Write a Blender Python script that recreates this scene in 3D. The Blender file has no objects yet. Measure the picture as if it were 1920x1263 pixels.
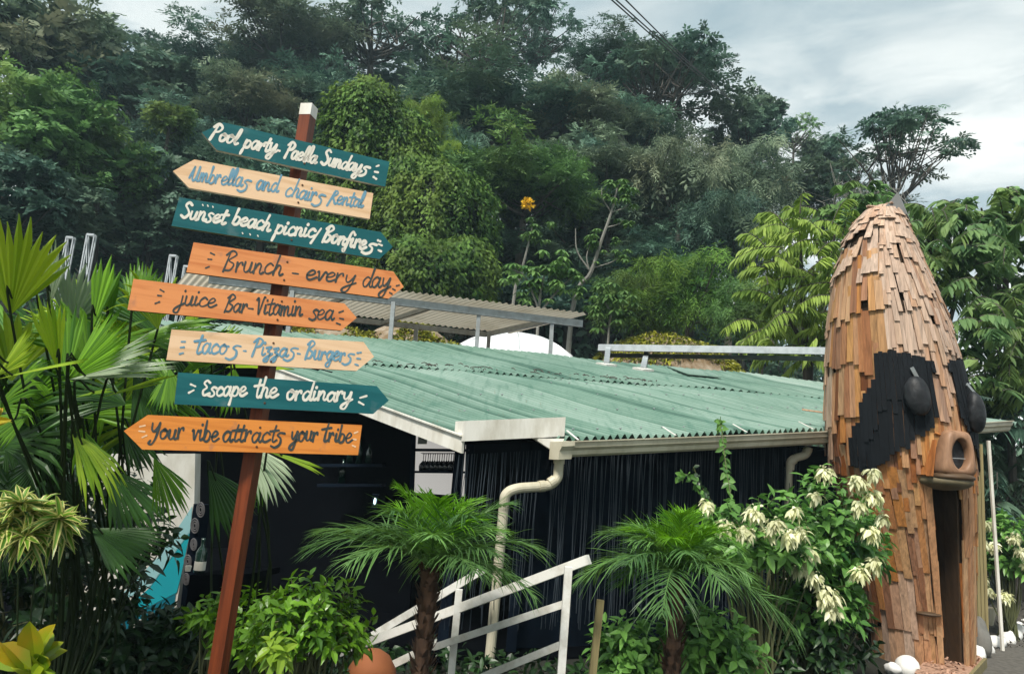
import bpy, math, random
import numpy as np
from mathutils import Vector, Matrix
random.seed(7)
RNG = np.random.default_rng(11)
R = math.radians
SC = bpy.context.scene
COL = SC.collection

# ------------------------------------------------------------------ camera
PW, PH, F = 1920.0, 1263.0, 1400.0
PITCH, ROLL = math.atan(250.0 / F), R(4.5)
EYE = np.array((0.0, 0.0, 1.6))
_f = np.array((0, math.cos(PITCH), math.sin(PITCH)))
_u0 = np.array((0, -math.sin(PITCH), math.cos(PITCH)))
_r0 = np.array((1.0, 0, 0))
CUP = math.cos(ROLL) * _u0 - math.sin(ROLL) * _r0
CRT = math.cos(ROLL) * _r0 + math.sin(ROLL) * _u0
CFW = _f
cam_d = bpy.data.cameras.new('camera')
cam_d.sensor_width = 36.0
cam_d.lens = 36.0 * F / PW
cam_d.clip_start = 0.05
cam_d.clip_end = 3000
cam = bpy.data.objects.new('camera', cam_d)
COL.objects.link(cam)
cam.matrix_world = Matrix(((CRT[0], CUP[0], -CFW[0], EYE[0]), (CRT[1], CUP[1], -CFW[1], EYE[1]),
                           (CRT[2], CUP[2], -CFW[2], EYE[2]), (0, 0, 0, 1)))
SC.camera = cam

# ------------------------------------------------------------------ light, sky, exposure
SC.view_settings.view_transform = 'Standard'
SC.view_settings.look = 'None'
SC.view_settings.gamma = 1.0
SC.view_settings.exposure = 1.1
SUN_EL, SUN_AZ = R(52), R(205)          # azimuth clockwise from +Y: behind the viewer, a little to the left
sun_d = bpy.data.lights.new('sun', 'SUN')
sun_d.energy = 2.4
sun_d.angle = R(11)
sun_d.color = (1.0, 0.95, 0.86)
sun = bpy.data.objects.new('sun', sun_d)
COL.objects.link(sun)
sun.location = (0, -5, 30)
_sd = Vector((math.sin(SUN_AZ) * math.cos(SUN_EL), math.cos(SUN_AZ) * math.cos(SUN_EL), math.sin(SUN_EL)))
sun.rotation_euler = _sd.to_track_quat('Z', 'Y').to_euler()

world = bpy.data.worlds.new('World')
SC.world = world
world.use_nodes = True
wn, wl = world.node_tree.nodes, world.node_tree.links
wn.clear()
w_out = wn.new('ShaderNodeOutputWorld')
w_sky = wn.new('ShaderNodeTexSky')
w_sky.sky_type = 'NISHITA'
w_sky.sun_disc = False
w_sky.sun_elevation = SUN_EL
w_sky.sun_rotation = SUN_AZ
w_bg = wn.new('ShaderNodeBackground')
w_bg.inputs[1].default_value = 0.06
wl.new(w_sky.outputs[0], w_bg.inputs[0])
w_tc = wn.new('ShaderNodeTexCoord')
w_map = wn.new('ShaderNodeMapping')
w_map.inputs['Scale'].default_value = (1.0, 1.0, 3.2)
w_map.inputs['Rotation'].default_value = (0, R(14), 0)
w_map.inputs['Location'].default_value = (0.3, 0.1, 0.25)
wl.new(w_tc.outputs['Generated'], w_map.inputs[0])
w_n = wn.new('ShaderNodeTexNoise')
w_n.inputs['Scale'].default_value = 3.4
w_n.inputs['Detail'].default_value = 7
w_n.inputs['Roughness'].default_value = 0.52
w_n.inputs['Distortion'].default_value = 0.4
wl.new(w_map.outputs[0], w_n.inputs[0])
w_r = wn.new('ShaderNodeValToRGB')
w_r.color_ramp.elements[0].position = 0.42
w_r.color_ramp.elements[0].color = (0.222, 0.29, 0.315, 1)
w_r.color_ramp.elements[1].position = 0.66
w_r.color_ramp.elements[1].color = (0.365, 0.41, 0.415, 1)
wl.new(w_n.outputs[0], w_r.inputs[0])
# the cloud deck thins out low over the horizon
w_sep = wn.new('ShaderNodeSeparateXYZ')
wl.new(w_tc.outputs['Generated'], w_sep.inputs[0])
w_mr = wn.new('ShaderNodeMapRange')
w_mr.inputs[1].default_value = 0.60
w_mr.inputs[2].default_value = 0.38
w_mr.inputs[3].default_value = 0.0
w_mr.inputs[4].default_value = 0.9
wl.new(w_sep.outputs[2], w_mr.inputs[0])
w_mx = wn.new('ShaderNodeMixRGB')
w_mx.inputs[2].default_value = (0.68, 0.69, 0.65, 1)
w_n2 = wn.new('ShaderNodeTexNoise')
w_n2.inputs['Scale'].default_value = 5.5
w_n2.inputs['Detail'].default_value = 8
w_n2.inputs['Roughness'].default_value = .58
w_n2.inputs['Distortion'].default_value = .5
wl.new(w_map.outputs[0], w_n2.inputs[0])
w_r2 = wn.new('ShaderNodeMapRange')
w_r2.inputs[1].default_value = .40
w_r2.inputs[2].default_value = .62
w_r2.inputs[3].default_value = .12
w_r2.inputs[4].default_value = 1.0
wl.new(w_n2.outputs[0], w_r2.inputs[0])
w_mu = wn.new('ShaderNodeMath')
w_mu.operation = 'MULTIPLY'
wl.new(w_mr.outputs[0], w_mu.inputs[0])
wl.new(w_r2.outputs[0], w_mu.inputs[1])
wl.new(w_mu.outputs[0], w_mx.inputs[0])
wl.new(w_r.outputs[0], w_mx.inputs[1])
w_bg2 = wn.new('ShaderNodeBackground')
w_bg2.inputs[1].default_value = 0.95
wl.new(w_mx.outputs[0], w_bg2.inputs[0])
w_mix = wn.new('ShaderNodeMixShader')
w_mix.inputs[0].default_value = 0.9
wl.new(w_bg.outputs[0], w_mix.inputs[1])
wl.new(w_bg2.outputs[0], w_mix.inputs[2])
wl.new(w_mix.outputs[0], w_out.inputs[0])

HAZE = 0.0011
cy = SC.cycles
cy.volume_bounces = 0
cy.use_denoising = True
cy.max_bounces = 7
cy.diffuse_bounces = 3
cy.glossy_bounces = 2
cy.transmission_bounces = 4
cy.transparent_max_bounces = 6
cy.use_adaptive_sampling = True
cy.adaptive_threshold = 0.012
cy.caustics_reflective = cy.caustics_refractive = False

# ------------------------------------------------------------------ geometry helpers
def nrm(v):
    v = np.asarray(v, float)
    return v / np.maximum(np.linalg.norm(v, axis=-1, keepdims=True), 1e-9)

def ray(px, py):
    return CFW + CRT * ((px - PW / 2) / F) - CUP * ((py - PH / 2) / F)

def P(px, py, d):
    return EYE + ray(px, py) * d

def plane_hit(px, py, p0, n):
    r = ray(px, py)
    return EYE + r * (np.dot(np.asarray(p0) - EYE, n) / np.dot(r, n))

def ground_hit(px, py, z=0.0):
    return plane_hit(px, py, (0, 0, z), np.array((0, 0, 1.0)))

def proj(p):
    v = np.asarray(p) - EYE
    d = v @ CFW
    return np.stack([PW / 2 + F * (v @ CRT) / d, PH / 2 - F * (v @ CUP) / d, d], -1)

class Geo:
    """Collects faces; build() links them as one mesh object."""
    def __init__(self):
        self.V, self.Fc, self.n = [], [], 0
    def add(self, v, f, rnd=0.5, w2=0.0):
        v = np.asarray(v, float).reshape(-1, 3)
        f = np.asarray(f, np.int64)
        self.V.append(v)
        k = len(f)
        self.Fc.append((f + self.n, np.broadcast_to(np.asarray(rnd, float), (k,)).copy(),
                        np.broadcast_to(np.asarray(w2, float), (k,)).copy()))
        self.n += len(v)
        return self
    def hexa(self, v8, rnd=0.5, w2=0.0):       # bottom ring 0..3, top ring 4..7
        return self.add(v8, [(3, 2, 1, 0), (4, 5, 6, 7), (0, 1, 5, 4), (1, 2, 6, 5), (2, 3, 7, 6), (3, 0, 4, 7)], rnd, w2)
    def box(self, c, hx, hy, hz, rnd=0.5, w2=0.0):   # centre and three half-vectors
        c, hx, hy, hz = (np.asarray(a, float) for a in (c, hx, hy, hz))
        s = ((-1, -1), (1, -1), (1, 1), (-1, 1))
        v = [c + a * hx + b * hy - hz for a, b in s] + [c + a * hx + b * hy + hz for a, b in s]
        return self.hexa(v, rnd, w2)
    def abox(self, c, sx, sy, sz, yaw=0.0, rnd=0.5):
        ca, sa = math.cos(yaw), math.sin(yaw)
        return self.box(c, (ca * sx / 2, sa * sx / 2, 0), (-sa * sy / 2, ca * sy / 2, 0), (0, 0, sz / 2), rnd)
    def bar(self, a, b, w, h, up=(0, 0, 1), rnd=0.5):  # square bar from a to b
        a, b = np.asarray(a, float), np.asarray(b, float)
        d = nrm(b - a)
        if abs(np.dot(d, nrm(up))) > .98: up = (0, 1, 0)
        s = nrm(np.cross(d, up)); u = np.cross(s, d)
        return self.box((a + b) / 2, s * w / 2, u * h / 2, (b - a) / 2, rnd)
    def tube(self, pts, rad, n=8, cap=True, rnd=0.5):
        pts = np.asarray(pts, float); m = len(pts)
        rad = np.broadcast_to(np.asarray(rad, float), (m,))
        t = nrm(np.gradient(pts, axis=0))
        ref = np.array((0, 0, 1.0)) if abs(t[0][2]) < 0.9 else np.array((1.0, 0, 0))
        a = np.arange(n) * 2 * math.pi / n
        rings = []
        s = nrm(np.cross(t[0], ref))
        for i in range(m):
            s = nrm(s - t[i] * np.dot(s, t[i]))
            u = np.cross(t[i], s)
            rings.append(pts[i] + rad[i] * (np.cos(a)[:, None] * s + np.sin(a)[:, None] * u))
        v = np.concatenate(rings)
        i = np.arange(m - 1)[:, None] * n; j = np.arange(n)[None]
        j2 = (j + 1) % n
        f = np.stack([i + j, i + j2, i + n + j2, i + n + j], -1).reshape(-1, 4)
        self.add(v, f, rnd)
        if cap:
            self.add(rings[0], [list(range(n))[::-1]], rnd)
            self.add(rings[-1], [list(range(n))], rnd)
        return self
    def grid(self, p, rnd=0.5, w2=0.0, wrap=False):   # (m,n,3) points
        p = np.asarray(p, float); m, n = p.shape[:2]
        i = np.arange(m - 1)[:, None] * n
        j = np.arange(n if wrap else n - 1)[None]; j2 = (j + 1) % n
        f = np.stack([i + j, i + j2, i + n + j2, i + n + j], -1).reshape(-1, 4)
        return self.add(p.reshape(-1, 3), f, rnd, w2)
    def lathe(self, c, prof, n=16, axis=(0, 0, 1), rnd=0.5):   # prof: (radius, height) pairs
        axis = nrm(axis)
        s = nrm(np.cross(axis, (1, 0, 0) if abs(axis[0]) < .9 else (0, 1, 0))); u = np.cross(axis, s)
        a = np.arange(n) * 2 * math.pi / n
        ring = np.cos(a)[:, None] * s + np.sin(a)[:, None] * u
        p = np.stack([np.asarray(c) + r * ring + axis * h for r, h in prof])
        return self.grid(p, rnd, wrap=True)
    def prism(self, poly, vec, rnd=0.5, w2=0.0):      # planar polygon extruded along vec
        poly = np.asarray(poly, float); k = len(poly); vec = np.asarray(vec, float)
        self.add(poly, [list(range(k))], rnd, w2)
        self.add(poly + vec, [list(range(k))[::-1]], rnd, w2)
        q = np.concatenate([poly, poly + vec])
        self.add(q, [(i, i + k, (i + 1) % k + k, (i + 1) % k) for i in range(k)], rnd, w2)
        return self
    def blob(self, c, rx, ry, rz, n=14, m=9, jit=0.0, seed=0, rnd=0.5, axes=None, zmin=-1.0):
        g = np.random.default_rng(seed)
        th = np.linspace(math.acos(zmin) if zmin > -1 else math.pi, 0, m)
        ph = np.arange(n) * 2 * math.pi / n
        u = np.stack([np.sin(th)[:, None] * np.cos(ph), np.sin(th)[:, None] * np.sin(ph),
                      np.broadcast_to(np.cos(th)[:, None], (m, n))], -1)
        if jit:
            k = g.normal(size=(5, 3)) * 2.2; o = g.uniform(0, 6, 5)
            u = u * (1 + jit * np.sin(u @ k.T + o).sum(-1, keepdims=True) / 2)
        q = u * np.array((rx, ry, rz))
        if axes is not None:
            q = q @ np.asarray(axes, float)
        return self.grid(np.asarray(c) + q, rnd, wrap=True)
    def blades(self, base, d, n, L, W, droop=0.0, prof=((0, .12), (.3, .9), (.6, .8), (1, 0.02)), fold=.2, rnd=.5, w2=0.0, mid=True):
        base = np.asarray(base, float)
        if base.ndim == 1: base = np.repeat(base[None], len(d), 0)
        N = len(base)
        d = nrm(np.broadcast_to(d, (N, 3))); n = np.broadcast_to(n, (N, 3))
        L = np.broadcast_to(np.asarray(L, float), (N,)); W = np.broadcast_to(np.asarray(W, float), (N,))
        droop = np.broadcast_to(np.asarray(droop, float), (N,))
        s = nrm(np.cross(d, n)); n = np.cross(s, d)
        t = np.array([p[0] for p in prof]); w = np.array([p[1] for p in prof])
        pos = base[:, None] + d[:, None] * (L[:, None] * t)[..., None]
        pos[..., 2] -= droop[:, None] * L[:, None] * t ** 2
        hw = (w * W[:, None] / 2)[..., None]
        lf = pos - s[:, None] * hw + n[:, None] * hw * fold
        rt = pos + s[:, None] * hw + n[:, None] * hw * fold
        v = np.stack([lf, pos, rt] if mid else [lf, rt], 2)
        c = v.shape[2]; S = len(t)
        i = np.arange(N)[:, None, None] * (S * c) + np.arange(S - 1)[None, :, None] * c + np.arange(c - 1)[None, None]
        f = np.stack([i, i + 1, i + 1 + c, i + c], -1).reshape(-1, 4)
        k = (S - 1) * (c - 1)
        r = np.repeat(np.broadcast_to(np.asarray(rnd, float), (N,)), k)
        q = np.repeat(np.broadcast_to(np.asarray(w2, float), (N,)), k)
        return self.add(v.reshape(-1, 3), f, r, q)
    def rhombs(self, base, d, n, L, W, rnd):          # one folded-free leaf face each
        N = len(base)
        d = nrm(d); s = nrm(np.cross(d, n)); L = np.asarray(L)[:, None]; W = np.asarray(W)[:, None]
        v = np.stack([base, base + d * L * .45 + s * W / 2, base + d * L, base + d * L * .45 - s * W / 2], 1)
        return self.add(v.reshape(-1, 3), np.arange(N * 4).reshape(-1, 4), rnd)
    def mesh(self, name, mats, off=(0, 0, 0), smooth=False):
        me = bpy.data.meshes.new(name)
        v = np.concatenate(self.V) - np.asarray(off)
        lens, loops, rnd, w2 = [], [], [], []
        for f, r, q in self.Fc:
            lens.append(np.full(len(f), f.shape[1])); loops.append(f.reshape(-1)); rnd.append(r); w2.append(q)
        lens = np.concatenate(lens); loops = np.concatenate(loops)
        me.vertices.add(len(v)); me.vertices.foreach_set('co', v.astype(np.float32).ravel())
        me.loops.add(len(loops)); me.loops.foreach_set('vertex_index', loops.astype(np.int32))
        me.polygons.add(len(lens))
        me.polygons.foreach_set('loop_start', (np.cumsum(lens) - lens).astype(np.int32))
        me.polygons.foreach_set('loop_total', lens.astype(np.int32))
        me.polygons.foreach_set('use_smooth', np.full(len(lens), bool(smooth)))
        for nm, a in (('rnd', np.concatenate(rnd)), ('w2', np.concatenate(w2))):
            at = me.attributes.new(nm, 'FLOAT', 'FACE')
            at.data.foreach_set('value', a.astype(np.float32))
        me.update(); me.validate()
        for m in (mats if isinstance(mats, (list, tuple)) else [mats]):
            me.materials.append(m)
        return me

WL = {}
def tag(o, label=None, cat=None, group=None, kind=None):
    if label: o['label'] = label
    if cat: o['category'] = cat
    if group: o['group'] = group
    if kind: o['kind'] = kind
    return o
def thing(name, label, cat, loc, group=None):
    o = bpy.data.objects.new(name, None)
    o.empty_display_size = 0.2
    o.location = tuple(loc); COL.objects.link(o)
    WL[o.name] = np.asarray(loc, float)
    return tag(o, label, cat, group)
def obj(name, geo, mat, parent=None, label=None, smooth=False, **kw):
    """One mesh object; with a parent it is a part, without it a thing with its origin at its base."""
    if parent is not None:
        off = WL[parent.name]
    else:
        v = np.concatenate(geo.V); lo, hi = v.min(0), v.max(0)
        off = np.array(((lo[0] + hi[0]) / 2, (lo[1] + hi[1]) / 2, lo[2]))
    o = bpy.data.objects.new(name, geo.mesh(name, mat, off, smooth))
    COL.objects.link(o)
    if parent is not None:
        o.parent = parent
        if parent.type != 'EMPTY': off = WL[parent.name]
    else:
        o.location = tuple(off)
    WL[o.name] = off
    return tag(o, label, kw.get('cat'), kw.get('group'), kw.get('kind'))

# ------------------------------------------------------------------ materials
def mat_new(name):
    m = bpy.data.materials.new(name); m.use_nodes = True
    t = m.node_tree
    b = t.nodes['Principled BSDF']
    return m, t.nodes, t.links, b
def c4(c): return (c[0], c[1], c[2], 1)
def srgb(r, g, b):
    f = lambda x: (x / 255 / 12.92) if x / 255 <= .04045 else ((x / 255 + .055) / 1.055) ** 2.4
    return (f(r), f(g), f(b))
def ramp(nd, stops):
    r = nd.new('ShaderNodeValToRGB')
    e = r.color_ramp.elements
    while len(e) < len(stops): e.new(0.5)
    for k, (p, c) in enumerate(stops):
        e[k].position = p; e[k].color = c4(c)
    return r
def attr(nd, name):
    a = nd.new('ShaderNodeAttribute'); a.attribute_name = name
    return a
def mat_plain(name, col, rough=.6, metal=0.0, spot=None, scale=6.0, amount=.5, bump=0.0, stretch=(1, 1, 1), detail=6, spec=.5):
    """A colour broken up by noise towards a second colour (dirt, fading, wear)."""
    m, nd, ln, b = mat_new(name)
    spot = spot or tuple(c * .6 for c in col)
    tc = nd.new('ShaderNodeTexCoord'); mp = nd.new('ShaderNodeMapping'); mp.inputs['Scale'].default_value = stretch
    ln.new(tc.outputs['Object'], mp.inputs[0])
    n = nd.new('ShaderNodeTexNoise'); n.inputs['Scale'].default_value = scale; n.inputs['Detail'].default_value = detail
    n.inputs['Roughness'].default_value = .62
    ln.new(mp.outputs[0], n.inputs[0])
    r = ramp(nd, [(.42, (0, 0, 0)), (.72, (amount,) * 3)]); ln.new(n.outputs[0], r.inputs[0])
    mx = nd.new('ShaderNodeMixRGB'); mx.inputs[1].default_value = c4(col); mx.inputs[2].default_value = c4(spot)
    ln.new(r.outputs[0], mx.inputs[0]); ln.new(mx.outputs[0], b.inputs['Base Color'])
    b.inputs['Roughness'].default_value = rough; b.inputs['Metallic'].default_value = metal
    b.inputs['Specular IOR Level'].default_value = spec
    if bump:
        bp = nd.new('ShaderNodeBump'); bp.inputs['Strength'].default_value = bump; bp.inputs['Distance'].default_value = .01
        ln.new(n.outputs[0], bp.inputs['Height']); ln.new(bp.outputs[0], b.inputs['Normal'])
    return m
def mat_leaf(name, dark, light, trans=.3, rough=.45, patch=None, patch_scale=.35, spec=.35, tr_col=None):
    m, nd, ln, b = mat_new(name)
    a = attr(nd, 'rnd'); r = ramp(nd, [(0.0, dark), (.75, light), (1.0, tuple(min(1, c * 1.35) for c in light))])
    ln.new(a.outputs['Fac'], r.inputs[0])
    col = r.outputs[0]
    if patch:
        g = nd.new('ShaderNodeNewGeometry'); n = nd.new('ShaderNodeTexNoise')
        n.inputs['Scale'].default_value = patch_scale; n.inputs['Detail'].default_value = 3
        ln.new(g.outputs['Position'], n.inputs[0])
        rr = ramp(nd, [(.45, (0, 0, 0)), (.66, (.7, .7, .7))]); ln.new(n.outputs[0], rr.inputs[0])
        mx = nd.new('ShaderNodeMixRGB'); mx.inputs[2].default_value = c4(patch)
        ln.new(rr.outputs[0], mx.inputs[0]); ln.new(col, mx.inputs[1]); col = mx.outputs[0]
    oi = nd.new('ShaderNodeObjectInfo'); mr = nd.new('ShaderNodeMapRange')
    mr.inputs[3].default_value = .82; mr.inputs[4].default_value = 1.18
    ln.new(oi.outputs['Random'], mr.inputs[0])
    hs = nd.new('ShaderNodeHueSaturation'); ln.new(mr.outputs[0], hs.inputs['Value']); ln.new(col, hs.inputs['Color'])
    ln.new(hs.outputs[0], b.inputs['Base Color'])
    b.inputs['Roughness'].default_value = rough; b.inputs['Specular IOR Level'].default_value = spec
    tr = nd.new('ShaderNodeBsdfTranslucent')
    if tr_col:
        mt = nd.new('ShaderNodeMixRGB'); mt.blend_type = 'MULTIPLY'; mt.inputs[0].default_value = 1
        mt.inputs[2].default_value = c4(tr_col); ln.new(hs.outputs[0], mt.inputs[1]); ln.new(mt.outputs[0], tr.inputs[0])
    else:
        ln.new(hs.outputs[0], tr.inputs[0])
    mx = nd.new('ShaderNodeMixShader'); mx.inputs[0].default_value = trans
    ln.new(b.outputs[0], mx.inputs[1]); ln.new(tr.outputs[0], mx.inputs[2])
    ln.new(mx.outputs[0], nd['Material Output'].inputs[0])
    return m
def mat_wood(name, stops, grain=(30, 30, 1.6), rough=.7, weather=None, gdepth=.35):
    """Planks: each has its own tone (attribute rnd), grain along its length, grey weathering by attribute w2."""
    m, nd, ln, b = mat_new(name)
    a = attr(nd, 'rnd'); r = ramp(nd, stops); ln.new(a.outputs['Fac'], r.inputs[0])
    tc = nd.new('ShaderNodeTexCoord'); mp = nd.new('ShaderNodeMapping'); mp.inputs['Scale'].default_value = grain
    ln.new(tc.outputs['Object'], mp.inputs[0])
    ad = nd.new('ShaderNodeVectorMath'); ln.new(mp.outputs[0], ad.inputs[0])
    cm = nd.new('ShaderNodeVectorMath'); cm.operation = 'SCALE'; cm.inputs[0].default_value = (37, 19, 53)
    ln.new(a.outputs['Fac'], cm.inputs['Scale']); ln.new(cm.outputs[0], ad.inputs[1])
    n = nd.new('ShaderNodeTexNoise'); n.inputs['Scale'].default_value = 1.0; n.inputs['Detail'].default_value = 5
    n.inputs['Roughness'].default_value = .65; n.inputs['Distortion'].default_value = .6
    ln.new(ad.outputs[0], n.inputs[0])
    gr = ramp(nd, [(.3, (1 - gdepth,) * 3), (.62, (1.08,) * 3)]); ln.new(n.outputs[0], gr.inputs[0])
    mu = nd.new('ShaderNodeMixRGB'); mu.blend_type = 'MULTIPLY'; mu.inputs[0].default_value = 1
    ln.new(r.outputs[0], mu.inputs[1]); ln.new(gr.outputs[0], mu.inputs[2])
    col = mu.outputs[0]
    if weather:
        w = attr(nd, 'w2'); mx = nd.new('ShaderNodeMixRGB'); 
        wm = nd.new('ShaderNodeMixRGB'); wm.blend_type = 'MULTIPLY'; wm.inputs[0].default_value = 1
        wm.inputs[1].default_value = c4(weather); ln.new(gr.outputs[0], wm.inputs[2])
        ln.new(w.outputs['Fac'], mx.inputs[0]); ln.new(col, mx.inputs[1]); ln.new(wm.outputs[0], mx.inputs[2]); col = mx.outputs[0]
    ln.new(col, b.inputs['Base Color']); b.inputs['Roughness'].default_value = rough
    b.inputs['Specular IOR Level'].default_value = .3
    bp = nd.new('ShaderNodeBump'); bp.inputs['Strength'].default_value = .35; bp.inputs['Distance'].default_value = .004
    ln.new(n.outputs[0], bp.inputs['Height']); ln.new(bp.outputs[0], b.inputs['Normal'])
    return m
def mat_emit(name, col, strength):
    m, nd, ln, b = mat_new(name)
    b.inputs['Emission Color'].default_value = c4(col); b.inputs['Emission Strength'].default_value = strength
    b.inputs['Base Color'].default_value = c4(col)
    return m

M = {}
M['white_paint'] = mat_plain('white_paint', (.74, .72, .66), .5, spot=(.40, .36, .27), scale=5, amount=.8, stretch=(1, 1, .35), detail=9)
M['cream_pvc'] = mat_plain('cream_pvc', (.56, .52, .40), .5, spot=(.34, .30, .20), scale=4, amount=.9, detail=9, stretch=(1, 1, .4))
M['white_metal'] = mat_plain('white_metal', (.74, .73, .69), .45, spot=(.40, .36, .28), scale=9, amount=.7, detail=9)
M['steel'] = mat_plain('steel', (.30, .33, .34), .5, .35, spot=(.16, .16, .15), scale=7, amount=.7)
M['galv'] = mat_plain('galv', (.52, .56, .58), .42, .5, spot=(.3, .33, .34), scale=8, amount=.7)
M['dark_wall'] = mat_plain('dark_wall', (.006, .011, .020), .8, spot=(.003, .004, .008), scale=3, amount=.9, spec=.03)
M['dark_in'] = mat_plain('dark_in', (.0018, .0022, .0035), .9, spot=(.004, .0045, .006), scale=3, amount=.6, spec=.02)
M['string'] = mat_plain('string', (.04, .052, .065), .8, spot=(.01, .014, .02), scale=2, amount=.9, spec=.08)
M['soil'] = mat_plain('soil', (.055, .047, .036), .95, spot=(.022, .018, .013), scale=7, amount=.9, bump=.6)
M['trunk'] = mat_plain('trunk', (.085, .075, .062), .9, spot=(.03, .026, .022), scale=6, amount=.9, bump=.8, stretch=(1, 1, .35))
M['pale_trunk'] = mat_plain('pale_trunk', (.24, .235, .21), .85, spot=(.1, .095, .08), scale=6, amount=.8, stretch=(1, 1, .3))
M['stem'] = mat_plain('stem', (.09, .10, .04), .7, scale=8)
M['nail'] = mat_plain('nail', (.12, .06, .03), .6, .4, scale=20)
# ------------------------------------------------------------------ signpost with eight hand-lettered boards
SY = R(25)                                       # the boards' plane: right end farther away
S_R = np.array((math.cos(SY), math.sin(SY), 0.0))
S_N = np.array((math.sin(SY), -math.cos(SY), 0.0))   # towards the viewer
S_0 = P(510, 560, 2.6)
def sp(px, py, off=0.0):
    return plane_hit(px, py, S_0 + S_N * off, S_N)
def k1(x, y): return (220 + x / 3.4286, 180 + y / 3.4286)
def k2(x, y): return (220 + x / 3.3232, 500 + y / 3.3232)

def mat_board(name, col, grain, amount=.6):
    m, nd, ln, b = mat_new(name)
    tc = nd.new('ShaderNodeTexCoord'); mp = nd.new('ShaderNodeMapping')
    mp.inputs['Scale'].default_value = (2.2, 2.2, 26); mp.inputs['Rotation'].default_value = (0, R(3), 0)
    ln.new(tc.outputs['Object'], mp.inputs[0])
    oi = nd.new('ShaderNodeObjectInfo')
    ad = nd.new('ShaderNodeVectorMath'); ln.new(mp.outputs[0], ad.inputs[0])
    sc = nd.new('ShaderNodeVectorMath'); sc.operation = 'SCALE'; sc.inputs[0].default_value = (17, 23, 31)
    ln.new(oi.outputs['Random'], sc.inputs['Scale']); ln.new(sc.outputs[0], ad.inputs[1])
    n = nd.new('ShaderNodeTexNoise'); n.inputs['Scale'].default_value = 1.4; n.inputs['Detail'].default_value = 6
    n.inputs['Distortion'].default_value = .8
    ln.new(ad.outputs[0], n.inputs[0])
    r = ramp(nd, [(.46, (0, 0, 0)), (.74, (amount,) * 3)]); ln.new(n.outputs[0], r.inputs[0])
    mx = nd.new('ShaderNodeMixRGB'); mx.inputs[1].default_value = c4(col); mx.inputs[2].default_value = c4(grain)
    ln.new(r.outputs[0], mx.inputs[0])
    n2 = nd.new('ShaderNodeTexNoise'); n2.inputs['Scale'].default_value = 11; n2.inputs['Detail'].default_value = 8
    ln.new(tc.outputs['Object'], n2.inputs[0])
    r2 = ramp(nd, [(.62, (0, 0, 0)), (.70, (.6,) * 3)]); ln.new(n2.outputs[0], r2.inputs[0])
    m2 = nd.new('ShaderNodeMixRGB'); m2.inputs[2].default_value = c4(tuple(.55 * a + .1 for a in grain))
    ln.new(r2.outputs[0], m2.inputs[0]); ln.new(mx.outputs[0], m2.inputs[1])
    ln.new(m2.outputs[0], b.inputs['Base Color'])
    b.inputs['Roughness'].default_value = .5; b.inputs['Specular IOR Level'].default_value = .3
    bp = nd.new('ShaderNodeBump'); bp.inputs['Strength'].default_value = .25; bp.inputs['Distance'].default_value = .002
    ln.new(n.outputs[0], bp.inputs['Height']); ln.new(bp.outputs[0], b.inputs['Normal'])
    return m
M['teal'] = mat_board('teal_paint', (.006, .105, .118), (.02, .17, .18))
M['peach'] = mat_board('peach_paint', (.86, .59, .37), (.62, .36, .17), .8)
M['orange'] = mat_board('orange_paint', (.78, .30, .105), (.54, .15, .04), .8)
M['amber'] = mat_board('amber_paint', (.76, .27, .05), (.46, .12, .015), .8)
M['edge_dark'] = mat_plain('board_edge', (.10, .035, .015), .7, scale=20)
M['edge_white'] = mat_plain('board_edge_white', (.75, .68, .58), .6, scale=20)
M['ink_white'] = mat_plain('ink_white', (.80, .76, .66), .55, spot=(.6, .56, .45), scale=30, amount=.5)
M['ink_blue'] = mat_plain('ink_blue', (.13, .30, .42), .55, spot=(.22, .40, .48), scale=30, amount=.6)
M['ink_dark'] = mat_plain('ink_dark', (.030, .047, .047), .55, spot=(.07, .07, .06), scale=30, amount=.6)
M['red_post'] = mat_wood('red_brown_post', [(0, (.13, .027, .008)), (1, (.21, .048, .013))], grain=(45, 45, 2.2), rough=.45, gdepth=.6)

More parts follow.
